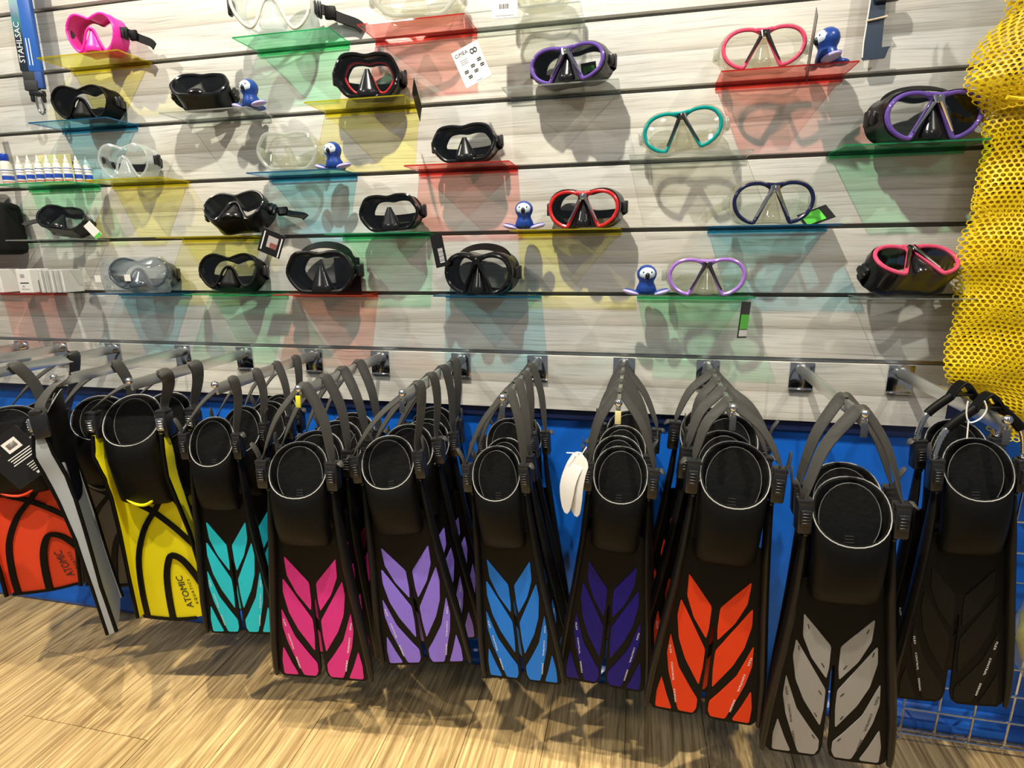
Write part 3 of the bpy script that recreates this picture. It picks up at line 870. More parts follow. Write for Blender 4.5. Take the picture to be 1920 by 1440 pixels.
def split_fin(label, group, loc, apex_w, fm, sw=1.0, sl=1.0, yaw=0, roll=0, pitch=0, plain=False, tick=None, tails=0, detail=True, spring=False):
    """loc: the level of the rail tops; apex_w: world point where the heel strap lies over the hook"""
    r = thing('swim_fin', label, 'fin', group, loc, finrot(pitch, roll, yaw), (sw, 0.88 * (sw + sl) / 2, sl))
    bpy.context.view_layer.update()
    apex = r.matrix_world.inverted() @ Vector(apex_w)
    for n_, me, mt in POCK:
        if not detail and n_ == 'size_mark': continue
        o_ = inst(me, n_, mt, r)
        if n_ == 'size_mark': o_['kind'] = 'stuff'
    b = inst(FIN['blade'], 'blade', RUBBER, r)
    for me in FIN['feather']: inst(me, 'feather', fm, r)
    if detail:
        inst(FIN['tick'], 'grip_ridges', tick or fm, r)['kind'] = 'stuff'
    for me in FIN['rail']: inst(me, 'rail', RAILBLK, r)
    for me in FIN['rivet']: inst(me, 'rail_cap', BLKPL, r)
    for q in range(2):
        bk = inst(FIN['buckle'][q], 'buckle', BLKPL, r); inst(FIN['lever'][q], 'buckle_lever', BLKPL, bk)
        inst(TAILS[(tails + q) % 3][q], 'strap_tail', STRAP, r)
    if detail:
        for me in FIN['letters']: inst(me, 'lettering', WHITEPR if tick is None else tick, r)['kind'] = 'stuff'
    if spring:
        # padded heel loop joined to the buckles by two steel springs
        for s in (-1, 1):
            a, b = Vector((s * 0.079, -0.002, 0.066)), Vector((apex.x + s * 0.022, apex.y, apex.z + 0.001))
            pts = crom([a, a + Vector((s * 0.002, 0, 0.02)), a.lerp(b, 0.5) + Vector((s * 0.016, 0, 0.012)), b], 40, False)
            MB().tube(pts[4:29], 0.0068, 10, scales=[1.0 if i % 2 else 0.86 for i in range(25)], wdir=(0, 1, 0)).build('spring', CHROME, r)
            MB().tube(pts[:8], 0.0105, 10, wdir=(0, 1, 0)).build('spring_boot', RUBBER, r)
            MB().tube(pts[26:], 0.0095, 10, wdir=(0, 1, 0)).build('spring_boot', RUBBER, r)
        MB().ribbon(crom([apex + Vector((-0.024, 0, 0.0)), apex + Vector((-0.015, 0, 0.016)), apex + Vector((0, 0, 0.030)), apex + Vector((0.015, 0, 0.016)), apex + Vector((0.024, 0, 0.0))], 16, False), (0, 1, 0), 0.034, 0.005).build('heel_loop', RUBBER, r)
        MB().ribbon([apex + Vector((-0.024, 0, 0.004)), apex + Vector((0, 0, 0.0045)), apex + Vector((0.024, 0, 0.004))], (0, 1, 0), 0.028, 0.004).build('heel_pad', RUBBER, r)
    else:
        inst(strap_mesh(apex), 'strap', STRAP, r)
    return r


FC = {'teal': (0.015, 0.55, 0.70), 'pink': (0.62, 0.028, 0.235), 'purple': (0.225, 0.15, 0.66), 'blue': (0.010, 0.17, 0.66), 'navy': (0.006, 0.002, 0.17), 'red': (0.70, 0.045, 0.008), 'grey': (0.30, 0.29, 0.275),
      'black': (0.0035, 0.0033, 0.0031)}
# rail-top midpoint and blade-tip midpoint in the photo, width and length factors, yaw
FA = {'teal': ((404, 862), (452, 1190), 0.80, 0.95, 10, 'turquoise'), 'pink': ((565, 918), (602, 1268), 1.02, 1.0, 6, 'pink'), 'purple': ((735, 902), (798, 1256), 0.93, 0.955, 6, 'purple'),
      'blue': ((936, 924), (978, 1270), 0.80, 0.92, -4, 'bright blue'), 'navy': ((1160, 928), (1128, 1295), 0.83, 0.94, 0, 'navy'), 'red': ((1371, 934), (1316, 1348), 0.97, 1.02, 0, 'red'),
      'grey': ((1590, 1004), (1550, 1415), 1.0, 1.0, 0, 'silver grey'), 'black': ((1826, 922), (1780, 1325), 0.83, 0.89, 0, 'all black')}
NB = {'teal': 4, 'pink': 4, 'purple': 4, 'blue': 4, 'navy': 4, 'red': 4, 'grey': 2, 'black': 2}
ORD = ['', 'second', 'third', 'fourth']
for k, (top, tip, sw, sl, yaw, wd) in FA.items():
    YF = -0.362 + {'teal': 0.014, 'pink': -0.022, 'purple': 0.034, 'navy': 0.034, 'grey': -0.018, 'black': 0.02}.get(k, 0)
    p = at(*top, YF); q = at(*tip, YF - 0.002)
    roll = math.degrees(math.atan2(-(q.x - p.x), p.z - q.z))
    fm = featmat(k, FC[k])
    hx = HOOKX[k]
    for n_ in range(NB[k]):
        y = YF + 0.083 * n_
        lab = '%s split fin hanging frontmost on its hook' % wd if n_ == 0 else '%s split fin, %s from the front on its hook' % (wd, ORD[n_])
        jx = 0 if n_ == 0 else random.uniform(-0.018, 0.018)
        jz = 0 if n_ == 0 else random.uniform(-0.012, 0.012)
        split_fin(lab, '%s fins on one hook' % wd, (p.x + jx + (hx - p.x) * 0.25 * (n_ > 0), y, p.z + jz), (hx, y + 0.002, HTOP + 0.001), fm, sw, sl, yaw + (0 if n_ == 0 else random.uniform(-6, 6)), roll + (0 if n_ == 0 else random.uniform(-2.5, 2.5)),
                  tails=n_ + len(k), detail=(n_ < 2), tick=(BLACKPR if k == 'grey' else None), spring=(k == 'black'))

# ------------------------------------------------------------------ blade fins with cross ribs (left group)
def pocket2():
    return pocket_meshes(0.069, -0.17, 'B')


PB = pocket2()
BB = {}
bh = [(0.0, -0.10), (0.066, -0.06), (0.078, -0.14), (0.088, -0.25), (0.096, -0.38), (0.100, -0.505), (0.05, -0.516), (0.0, -0.522)]
BB['blade'] = MB().plate([mirror(bh)], 0.005, onblade(0), (0, 1, 0)).mesh('blade', 25)


def rib(pts, wid=0.013, n=22, off=0.0):
    path = [Vector((p[0], 0.004 + 0.04 * p[1] * p[1] - 0.002 - off, p[1])) for p in crom(pts, n, False)]
    m = MB(); m.sweep(path, [(-0.003, -wid / 2), (0.003, -wid / 2), (0.003, wid / 2), (-0.003, wid / 2)], (0, 1, 0))
    return m.mesh('rib', 30)


BB['ribs'] = [rib([(-0.070, -0.138), (-0.04, -0.172), (0, -0.200), (0.045, -0.245), (0.085, -0.295)]),
              rib([(0.032, -0.125), (0.022, -0.165), (0.006, -0.192), (-0.035, -0.25), (-0.066, -0.332), (-0.078, -0.43), (-0.080, -0.508)]),
              rib([(-0.013, -0.520), (-0.010, -0.45), (-0.003, -0.387), (0.010, -0.342), (0.023, -0.325), (0.048, -0.340), (0.073, -0.385), (0.090, -0.430)], 0.015),
              rib([(0.037, -0.128), (0.060, -0.163), (0.080, -0.198)], 0.014),
              rib([(-0.092, -0.510), (-0.05, -0.517), (0.0, -0.521), (0.05, -0.517)], 0.008, off=-0.001)]
BB['wing'] = []; BB['edge'] = []
for s in (1, -1):
    pp = [(0.082, 0.02, -0.020), (0.084, -0.03, -0.022), (0.076, -0.09, -0.012), (0.079, -0.15, -0.004), (0.088, -0.25, 0.004), (0.096, -0.38, 0.008), (0.100, -0.508, 0.0135)]
    path = [Vector((s * x, y, z)) for x, z, y in pp]
    kk = [(0.55, 1), (0.95, 1), (1.0, 1), (0.85, 1), (0.6, 1), (0.45, 1), (0.5, 1)]
    sec = [(-0.020, -0.003), (-0.018, -0.004), (0.018, -0.004), (0.020, -0.003), (0.020, 0.003), (0.018, 0.004), (-0.018, 0.004), (-0.020, 0.003)]
    BB['wing'].append(MB().sweep(crom(path, 26, False), sec, (0, 1, 0), [tuple(Vector(kk[min(int(i * 6 / 25), 5)]).lerp(Vector(kk[min(int(i * 6 / 25) + 1, 6)]), i * 6 / 25 - min(int(i * 6 / 25), 5))) for i in range(26)]).mesh('side_rail', 40))
    e = MB()
    for dy in (-1, 1):
        e.tube([p + Vector((s * 0.001, dy * 0.0195 * k[0], 0)) for p, k in zip(path, kk)], 0.0050, 8)
    BB['edge'].append(e.mesh('rail_edge', 50))
BB['collar'] = MB().tube(crom([Vector((-0.062, -0.008, -0.118)), Vector((-0.035, -0.026, -0.150)), Vector((0, -0.03, -0.165)), Vector((0.03, -0.026, -0.150)), Vector((0.055, -0.008, -0.105))], 18, False), 0.004, 8).mesh('collar')
tb = text_mesh('ATOMIC', 0.026, 0.0002); tb2 = text_mesh('AQUATICS', 0.011, 0.0002, 1.6)


def fintext(me0, cx, cz, ang):
    b = me0.copy(); b.name = 'lettering'; M = Matrix.Rotation(R(ang), 2)
    for v in b.vertices:
        p = M @ Vector((v.co.x, v.co.y)); x, z = cx + p.x, cz + p.y
        v.co = (x, 0.004 + 0.04 * z * z - 0.0006 - v.co.z, z)
    return b


BB['text'] = [fintext(tb, 0.034, -0.436, 98), fintext(tb2, 0.055, -0.436, 98)]


def blade_fin(label, group, loc, apex_w, mat, sw=1.0, sl=1.0, yaw=0, roll=0, pitch=0, text=True, ribmat=None, blademat=None):
    r = thing('blade_fin', label, 'fin', group, loc, finrot(pitch, roll, yaw), (sw, sw, sl))
    bpy.context.view_layer.update()
    apex = r.matrix_world.inverted() @ Vector(apex_w)
    for n_, me, mt in PB:
        if n_ != 'size_mark': inst(me, n_, mt, r)
    inst(BB['blade'], 'blade', blademat or mat, r)
    for me in BB['ribs']: inst(me, 'rib', RUBBER, r)
    for me in BB['wing']: inst(me, 'side_rail', mat, r)
    for me in BB['edge']: inst(me, 'rail_edge', RUBBER, r)
    inst(BB['collar'], 'collar', mat, r)
    for q in range(2):
        bk = inst(FIN['buckle'][q], 'buckle', BLKPL, r, ((0.006 if q == 0 else -0.006), -0.008, 0.004)); inst(FIN['lever'][q], 'buckle_lever', STEEL, bk)
    if text:
        for me in BB['text']: inst(me, 'lettering', BLACKPR, r)['kind'] = 'stuff'
    inst(strap_mesh(apex, 0.074, 0.086, w_=0.032), 'strap', STRAP, r)
    return r


YEL = featmat('yellow', (0.74, 0.66, 0.008)); ORA = featmat('orange red', (0.66, 0.055, 0.018)); SIL = featmat('silver', (0.30, 0.32, 0.33)); DKG = clearmat('smoke translucent blade', (0.42, 0.40, 0.33), 0.05, 0.3, (0.10, 0.09, 0.06), 0.45, 0.3)
DKGM = pbr('olive grey rail', (0.10, 0.095, 0.06), 0.4)
def hang_blade(label, top, tip, Y, hook, mat, sw, yaw, **kw):
    p, q = at(*top, Y), at(*tip, Y)
    roll = math.degrees(math.atan2(-(q.x - p.x), p.z - q.z))
    return blade_fin(label, 'cross ribbed fins at the left', p, (HOOKX[hook], Y, HTOP + 0.001), mat, sw, (p - q).length / 0.515, yaw, roll, **kw)


hang_blade('yellow blade fin with black cross ribs and lettering, frontmost on its hook', (258, 822), (328, 1163), -0.305, 'yellow', YEL, 1.06, 10)
hang_blade('yellow blade fin behind the front yellow one', (318, 812), (372, 1130), -0.205, 'yellow', YEL, 1.04, 6)
hang_blade('silver blade fin hanging edge-on between the red and yellow fins', (108, 812), (207, 1160), -0.375, 'silver', SIL, 0.95, -47, text=False)
hang_blade('dark smoke blade fin half hidden behind the front yellow fin', (192, 812), (222, 1100), -0.235, 'silver', DKGM, 0.98, 24, blademat=DKG, text=False)
hang_blade('orange red blade fin with black ribs at the left edge', (22, 828), (100, 1106), -0.30, 'orange', ORA, 1.12, 30)
hang_blade('second orange red blade fin, seen behind the edge-on silver fin', (84, 815), (150, 1080), -0.140, 'orange', ORA, 1.0, 20, text=False)

# ------------------------------------------------------------------ toy seals
SEALB = pbr('toy seal blue', (0.012, 0.05, 0.26), 0.3, var=0.05); SEALF = pbr('toy seal pale face', (0.62, 0.72, 0.80), 0.4, var=0.03)
SEALP = pbr('toy seal lilac underside', (0.42, 0.36, 0.66), 0.4, var=0.05); SEALN = pbr('toy seal nose', (0.008, 0.010, 0.012), 0.2)
sb = MB(); rg = []
for z, r_, yo in ((0.0, 0.015, 0.004), (0.002, 0.021, 0.004), (0.010, 0.0245, 0.003), (0.020, 0.0215, 0.001), (0.028, 0.0175, -0.001), (0.033, 0.0175, -0.002), (0.040, 0.0215, -0.003), (0.048, 0.0232, -0.003), (0.056, 0.0215, -0.003), (0.063, 0.0165, -0.002), (0.068, 0.009, -0.002), (0.0695, 0.002, -0.002)):
    rg.append([Vector((r_ * math.cos(6.28319 * i / 22), yo + r_ * math.sin(6.28319 * i / 22), z)) for i in range(22)])
sb.loft(rg, True, True, True)
sb.ellipsoid((0, 0.028, 0.007), (0.014, 0.018, 0.007))
SEAL = [('body', sb.mesh('body', 60), SEALB), ('face', MB().ellipsoid((0, -0.0150, 0.0490), (0.0185, 0.0118, 0.0150)).mesh('face', 60), SEALF),
        ('muzzle', MB().ellipsoid((0, -0.0242, 0.0445), (0.0056, 0.0062, 0.0080)).mesh('muzzle', 60), SEALN)]
for s in (1, -1):
    SEAL.append(('eye', MB().ellipsoid((s * 0.0092, -0.0245, 0.0530), (0.0019, 0.0016, 0.0021), nu=10, nv=8).mesh('eye', 60), SEALN))
    M = Matrix.Rotation(R(-s * 14), 3, 'Y') @ Matrix.Rotation(R(s * 24), 3, 'Z')
    SEAL.append(('flipper', MB().ellipsoid((s * 0.036, -0.012, 0.0062), (0.0205, 0.0130, 0.0060), M).mesh('flipper', 60), SEALP))
    SEAL.append(('flipper_top', MB().ellipsoid((s * 0.0335, -0.0095, 0.0092), (0.0195, 0.0115, 0.0042), M).mesh('flipper_top', 60), SEALB))


def seal(key, px, label, yaw=0, y=-0.066, s=1.0):
    xs, zs, _ = SHELVES[key]
    r = thing('toy_seal', label, 'toy', 'blue toy seals on the shelves', (xat(px, y, zs + 0.03), y, zs + 0.0006), (0, 0, R(yaw)), s)
    for n_, me, mt in SEAL: inst(me, n_, mt, r)
    settle(r, zs + 0.0004)
    return r


seal('f3', 470, 'blue toy seal beside the tipped black mask on a clear shelf', -8, s=0.95)
seal('f9', 626, 'blue toy seal on the left hand blue shelf', -4, s=0.92)
seal('s5', 983, 'blue toy seal on the yellow shelf left of the red framed mask', 4, s=0.92)
seal('s7', 1212, 'blue toy seal left of the lilac mask', 4, s=0.98)
seal('s2', 1552, 'blue toy seal turned aside behind a black card on the red shelf', -75, s=1.0)

# ------------------------------------------------------------------ bottles, cartons, cards
BOTW = pbr('white bottle plastic', (0.72, 0.70, 0.60), 0.35, var=0.03); CAPB = pbr('blue cap', (0.01, 0.05, 0.42), 0.3)


def labelmat():
    m, nt, N, L, b = nodes('printed bottle label')
    tc = N.new('ShaderNodeTexCoord'); sx = N.new('ShaderNodeSeparateXYZ'); L.new(tc.outputs['Object'], sx.inputs[0])
    mr = N.new('ShaderNodeMapRange'); mr.inputs['From Min'].default_value = 0.003; mr.inputs['From Max'].default_value = 0.041
    L.new(sx.outputs['Z'], mr.inputs['Value'])
    r = N.new('ShaderNodeValToRGB'); r.color_ramp.interpolation = 'CONSTANT'; L.new(mr.outputs[0], r.inputs[0])
    cr = r.color_ramp; cr.elements[0].color = (0.70, 0.10, 0.04, 1); cr.elements[1].position = 0.08; cr.elements[1].color = (0.75, 0.74, 0.70, 1)
    for p, c in ((0.20, (0.02, 0.07, 0.45, 1)), (0.50, (0.75, 0.74, 0.70, 1)), (0.66, (0.30, 0.27, 0.32, 1)), (0.72, (0.75, 0.74, 0.70, 1)), (0.84, (0.03, 0.05, 0.25, 1)), (0.91, (0.75, 0.74, 0.70, 1))):
        e = cr.elements.new(p); e.color = c
    L.new(r.outputs[0], b.inputs['Base Color']); b.inputs['Roughness'].default_value = 0.4
    return m


LBL = labelmat()
BT = [('body', MB().lathe([(0.0088, 0), (0.0098, 0.001), (0.0098, 0.044), (0.0085, 0.049), (0.0055, 0.052)], 18).mesh('body', 40), BOTW),
      ('label', MB().lathe([(0.0100, 0.003), (0.0101, 0.0032), (0.0101, 0.0408), (0.0100, 0.041)], 18).mesh('label', 30), LBL),
      ('nozzle', MB().lathe([(0.0062, 0.0515), (0.0062, 0.058), (0.0035, 0.061), (0.0022, 0.071), (0.0012, 0.0735)], 14).mesh('nozzle', 40), BOTW)]
xs, zs, _ = SHELVES['bottles']
posn = ['first', 'second', 'third', 'fourth', 'fifth', 'sixth', 'seventh', 'eighth']
for i, (px, y) in enumerate(((38, -0.084), (56, -0.084), (74, -0.083), (91, -0.082), (108, -0.078), (127, -0.067), (146, -0.046), (165, -0.026))):
    r = thing('dropper_bottle', 'small white dropper bottle, %s from the left in the row' % posn[i], 'bottle', 'dropper bottles on the green shelf', (xat(px, y, zs + 0.03), y, zs), scale=0.98)
    for n_, me, mt in BT: inst(me, n_, mt, r)
r = thing('bottle', 'taller white bottle with a blue cap at the left end of the row', 'bottle', None, (xat(14, -0.078, zs + 0.03), -0.078, zs))
MB().lathe([(0.012, 0), (0.0135, 0.0015), (0.0135, 0.052), (0.0105, 0.060), (0.008, 0.063)], 20).build('body', BOTW, r)
MB().lathe([(0.0138, 0.004), (0.0139, 0.0045), (0.0139, 0.0445), (0.0138, 0.045)], 20).build('label', LBL, r)
MB().lathe([(0.0098, 0.0625), (0.0102, 0.063), (0.0102, 0.079), (0.0095, 0.081)], 20).build('cap', CAPB, r)


def card(name, label, cat, c, wd, ht, mat, rot=(0, 0, 0), prints=(), th=0.0010, group=None, texts=()):
    r = thing(name, label, cat, group, c, rot)
    MB().rbox((0, 0, 0), (wd, th, ht), 0.0004, seg=1).build('sheet', mat, r, 0)
    for n_, x, z, a, b, mt in prints:
        MB().box((x, -th / 2 - 0.00025, z), (a, 0.0003, b)).build(n_, mt, r, 0)
    for t_, x, z, sz, mt, ang in texts:
        me = text_mesh(t_, sz, 0.0001); M = Matrix.Rotation(R(ang), 2)
        for v in me.vertices:
            p = M @ Vector((v.co.x, v.co.y)); v.co = (x + p.x, -th / 2 - 0.0003 - v.co.z, z + p.y)
        inst(me, 'lettering', mt, r)['kind'] = 'stuff'
    return r


CREAM = pbr('cream card', (0.70, 0.64, 0.30), 0.6, var=0.03); GREYPR = pbr('grey print', (0.35, 0.35, 0.35), 0.5)
p = at(102, 297, -0.012)
card('price_card', 'blank cream card standing behind the dropper bottles', 'card', (p.x, -0.012, zs + 0.043), 0.118, 0.082, CREAM)
xs, zs, _ = SHELVES['boxes']
for i, (px, y, wd, dp, ht, lab) in enumerate(((-8, -0.060, 0.044, 0.060, 0.068, 'white carton cut off by the left edge of the picture'), (46, -0.060, 0.050, 0.062, 0.068, 'white carton with black print lines, second on the red shelf'))):
    r = thing('carton', lab, 'box', 'white cartons on the red shelf', (xat(px, y - dp / 2, zs + 0.03), y, zs))
    MB().rbox((0, 0, ht / 2), (wd, dp, ht), 0.001, seg=1).build('box', CARDW, r, 0)
    for x_, z_, a, b, mt in ((0, ht * 0.42, wd * 0.62, 0.003, BLACKPR), (-0.004, ht * 0.72, wd * 0.30, 0.010, GREYPR), (-0.006, ht * 0.28, wd * 0.16, 0.004, GREYPR), (0, ht * 0.16, wd * 0.6, 0.002, GREYPR)):
        MB().box((x_, -dp / 2 - 0.0002, z_), (a, 0.0003, b)).build('print', mt, r, 0)
for i, px in enumerate((77, 87, 97, 107, 117)):
    y = -0.056 + i * 0.002
    r = thing('carton', 'thin pale carton standing spine out, %s in the row' % posn[i], 'box', 'thin cartons on the red shelf', (xat(px, y - 0.03, zs + 0.03), y, zs))
    MB().rbox((0, 0, 0.0325), (0.0115, 0.060, 0.065), 0.0008, seg=1).build('box', pbr('pale grey carton', (0.50, 0.50, 0.47), 0.45), r, 0)
    MB().box((0.0035, -0.0303, 0.033), (0.0025, 0.0004, 0.055)).build('print', GREYPR if i % 2 else WHITEPR, r, 0)

# swing tags and cards
rr = card('hang_tag', 'white printed tag with small mask drawings hanging below the top red shelf', 'tag', (-0.378, -0.104, 1.630), 0.063, 0.078, CARDW, (0, R(-24), R(8)),
          [('print', -0.012, 0.016, 0.018, 0.0012, GREYPR), ('print', -0.012, 0.012, 0.016, 0.0012, GREYPR), ('print', -0.012, 0.008, 0.018, 0.0012, GREYPR), ('print', 0.004, -0.0345, 0.014, 0.001, GREYPR)],
          texts=[('CIMEA', -0.012, 0.028, 0.0105, BLACKPR, 0)])
for (x, z, k) in ((0.016, 0.024, 1.1), (0.020, 0.003, 0.62), (0.002, -0.003, 0.62), (-0.016, -0.009, 0.62), (0.022, -0.009, 0.6), (0.005, -0.015, 0.6), (-0.012, -0.021, 0.6)):
    m = MB()
    for s in (1, -1):
        m.tube([(x + s * 0.0034 * k + 0.0034 * k * math.cos(a), -0.0009, z + 0.004 * k * math.sin(a)) for a in [6.28319 * q / 14 for q in range(14)]], 0.0005 * (1 + k), 5, True, wdir=(0, 1, 0))
    m.build('mask_drawing', BLACKPR, rr)['kind'] = 'stuff'
bars = [('barcode', -0.004 + 0.0026 * q, 0.020, 0.0012 if q % 3 else 0.002, 0.010, BLACKPR) for q in range(9)]
p = at(946, 8, -0.104)
card('price_card', 'white barcode card cut off by the top edge', 'card', (p.x, -0.104, p.z + 0.012), 0.056, 0.076, CARDW, (0, 0, R(4)),
     [('barcode', -0.010 + 0.0026 * q, -0.016, 0.0012 if q % 3 else 0.002, 0.009, BLACKPR) for q in range(8)] + [('print', 0, -0.033, 0.040, 0.0012, GREYPR)])
p = at(782, 186, -0.112)
card('hang_tag', 'dark folded tag hanging edge-on beside the red lined mask', 'tag', p, 0.055, 0.075, CARDB, (R(8), R(-26), R(-62)))
p = at(509, 456, -0.112)
card('hang_tag', 'black picture tag with a red print hanging over the yellow shelf', 'tag', p, 0.058, 0.062, CARDB, (R(6), R(24), R(14)),
     [('print', 0.002, 0.002, 0.026, 0.030, pbr('pale photo print', (0.45, 0.42, 0.40), 0.4)), ('print', 0.006, -0.006, 0.018, 0.014, REDPR), ('print', -0.022, 0.0, 0.003, 0.048, WHITEPR), ('print', 0.023, -0.004, 0.003, 0.050, WHITEPR)])
p = at(823, 470, -0.104)
card('hang_tag', 'black barcode tag above the all black twin lens mask', 'tag', p, 0.030, 0.078, CARDB, (0, R(-10), R(36)),
     [('barcode', 0.003, -0.028 + 0.0032 * q, 0.012, 0.0013 if q % 3 else 0.002, WHITEPR) for q in range(11)])
p = at(1395, 600, -0.108)
card('hang_tag', 'black, green and white tag hanging under the lilac mask shelf', 'tag', p, 0.040, 0.080, CARDB, (0, R(6), R(52)),
     [('print', 0.002, -0.004, 0.034, 0.032, GREENPR), ('print', 0.002, -0.029, 0.034, 0.014, CARDW)])
xs, zs, _ = SHELVES['s6']
p = at(1535, 400, -0.062)
card('hang_tag', 'green and black tag lying behind the navy framed mask', 'tag', (p.x, -0.045, zs + 0.017), 0.064, 0.042, CARDB, (R(-46), R(-20), R(10)), [('print', -0.006, 0, 0.040, 0.032, GREENPR)])
p = at(1519, 90, -0.098)
card('hang_tag', 'tall black card leaning between the pink framed mask and the toy seal', 'tag', (p.x, -0.106, p.z), 0.045, 0.122, CARDB, (0, R(36), R(-97)))
xs, zs, _ = SHELVES['s1']
p = at(1104, 130, -0.022)
card('hang_tag', 'small green tag behind the purple framed mask', 'tag', (p.x, -0.020, p.z - 0.002), 0.034, 0.034, CARDB, (0, R(-6), 0), [('print', 0, -0.002, 0.026, 0.022, GREENPR)])
xs, zs, _ = SHELVES['f10']
p = at(178, 432, -0.100)
card('hang_tag', 'small white tag with a green foot beside the leftmost black mask', 'tag', (p.x, -0.106, p.z), 0.024, 0.046, CARDW, (0, R(-38), R(14)), [('print', 0, -0.018, 0.022, 0.008, GREENPR)])
xs, zs, _ = SHELVES['f14']
p = at(650, 515, -0.02)
card('header_card', 'black card with a red dot standing behind the orange shelf mask', 'card', (p.x, -0.014, zs + 0.046), 0.075, 0.090, CARDB, (0, 0, 0), [('print', 0.026, 0.026, 0.009, 0.010, REDPR), ('print', 0.018, 0.037, 0.025, 0.003, WHITEPR)])

# clear bag round the grey mask: a crinkled pillow
xs, zs, _ = SHELVES['pkg']
r = thing('plastic_bag', 'crinkled clear plastic bag wrapped round a grey mask', 'bag', None, (xs, -0.060, zs))
m = MB(); rg = []
rnd = random.Random(3)
for j in range(13):
    t = j / 12; z = 0.001 + 0.098 * t
    e = 0.35 + 0.65 * math.sin(math.pi * min(1, 0.12 + t * 0.86)) ** 0.6
    if t > 0.85: e *= 0.85
    rg.append([Vector(((0.112 - 0.012 * abs(t - 0.4)) * math.cos(a) * (1 + rnd.uniform(-0.03, 0.03)), 0.043 * e * math.sin(a) * (1 + rnd.uniform(-0.13, 0.13)), z + rnd.uniform(-0.002, 0.002) * (0 < j < 12))) for a in [6.28319 * i / 26 for i in range(26)]])
m.loft(rg, True, True, False)
m.build('film', BAGPL, r, 35)
for x_, z_ in ((-0.078, 0.042), (0.022, 0.044)):
    MB().box((x_, -0.0475, z_), (0.020, 0.0005, 0.018)).build('sticker', CARDW, r, 0)

# spare clear mask on the uppermost clear shelf
mask('single', 'topcard', 1012, 118, 'clear mask on the uppermost clear shelf behind the barcode card', SILI, SILRIM, None, -4, hp=90)

# ------------------------------------------------------------------ webbing strap in its printed sleeve
def sleevemat():
    m, nt, N, L, b = nodes('printed blue sleeve')
    tc = N.new('ShaderNodeTexCoord'); sx = N.new('ShaderNodeSeparateXYZ'); L.new(tc.outputs['Object'], sx.inputs[0])
    mr = N.new('ShaderNodeMapRange'); mr.inputs['From Min'].default_value = 0.0; mr.inputs['From Max'].default_value = 0.22
    L.new(sx.outputs['Z'], mr.inputs['Value'])
    r = N.new('ShaderNodeValToRGB'); L.new(mr.outputs[0], r.inputs[0]); cr = r.color_ramp
    cr.elements[0].color = (0.02, 0.03, 0.05, 1); cr.elements[0].position = 0.35; cr.elements[1].color = (0.50, 0.62, 0.64, 1); cr.elements[1].position = 0.95
    e = cr.elements.new(0.55); e.color = (0.06, 0.22, 0.25, 1)
    nz = N.new('ShaderNodeTexNoise'); nz.inputs['Scale'].default_value = 40
    L.new(tc.outputs['Object'], nz.inputs['Vector'])
    ov = N.new('ShaderNodeMix'); ov.data_type = 'RGBA'; ov.blend_type = 'OVERLAY'; ov.inputs[0].default_value = 0.5
    L.new(r.outputs[0], ov.inputs[6]); L.new(nz.outputs['Color'], ov.inputs[7])
    st = N.new('ShaderNodeMath'); st.operation = 'GREATER_THAN'; st.inputs[1].default_value = -0.004; L.new(sx.outputs['X'], st.inputs[0])
    mx = N.new('ShaderNodeMix'); mx.data_type = 'RGBA'; L.new(st.outputs[0], mx.inputs[0]); L.new(ov.outputs[2], mx.inputs[6]); mx.inputs[7].default_value = (0.03, 0.13, 0.50, 1)
    L.new(mx.outputs[2], b.inputs['Base Color']); b.inputs['Roughness'].default_value = 0.3
    return m


r = thing('webbing_strap', 'black webbing strap in a blue printed sleeve with a snap hook', 'strap', None, (-1.644, -0.045, 1.610), (0, R(1.5), R(14)))
slm = MB().rbox((0, 0, 0.16), (0.056, 0.014, 0.32), 0.003).mesh('sleeve')
inst(slm, 'sleeve', sleevemat(), r, (0, 0, 0.110))
MB().rbox((-0.008, 0, 0.098), (0.034, 0.011, 0.032), 0.002).rbox((-0.006, -0.002, 0.075), (0.036, 0.012, 0.026), 0.002).build('webbing', pbr('black webbing', (0.02, 0.02, 0.02), 0.7), r)
MB().rbox((0.017, 0, 0.090), (0.020, 0.012, 0.044), 0.002).build('webbing_blue', pbr('blue webbing', (0.015, 0.06, 0.25), 0.7), r)
m = MB().rbox((0.004, 0, 0.056), (0.040, 0.014, 0.016), 0.004).rbox((-0.010, 0, 0.046), (0.010, 0.010, 0.024), 0.003).rbox((0.018, 0, 0.046), (0.010, 0.010, 0.026), 0.003)
m.build('swivel_clip', BLKPL, r)
m = MB(); m.tube(crom([Vector((0.0, -0.003, 0.054)), Vector((0.0, -0.003, 0.030)), Vector((0.004, -0.003, 0.010)), Vector((0.012, -0.003, 0.004)), Vector((0.018, -0.003, 0.012)), Vector((0.016, -0.003, 0.030)), Vector((0.014, -0.003, 0.042))], 26, False), 0.0032, 8)
m.build('snap_hook', CHROME, r)
tmesh = text_mesh('STAHLSAC', 0.020, 0.0002)
M = Matrix.Rotation(R(90), 2); k = 0.098 / (2 * max(v.co.x for v in tmesh.vertices))
for v in tmesh.vertices:
    p = M @ (Vector((v.co.x, v.co.y)) * k); v.co = (-0.0155 + p.x, -0.0075 - v.co.z, 0.180 + p.y)
inst(tmesh, 'lettering', WHITEPR, r)['kind'] = 'stuff'
for x_ in (0.002, 0.010):
    MB().box((x_, -0.0073, 0.158), (0.0022, 0.0004, 0.066)).build('print', WHITEPR, r, 0)

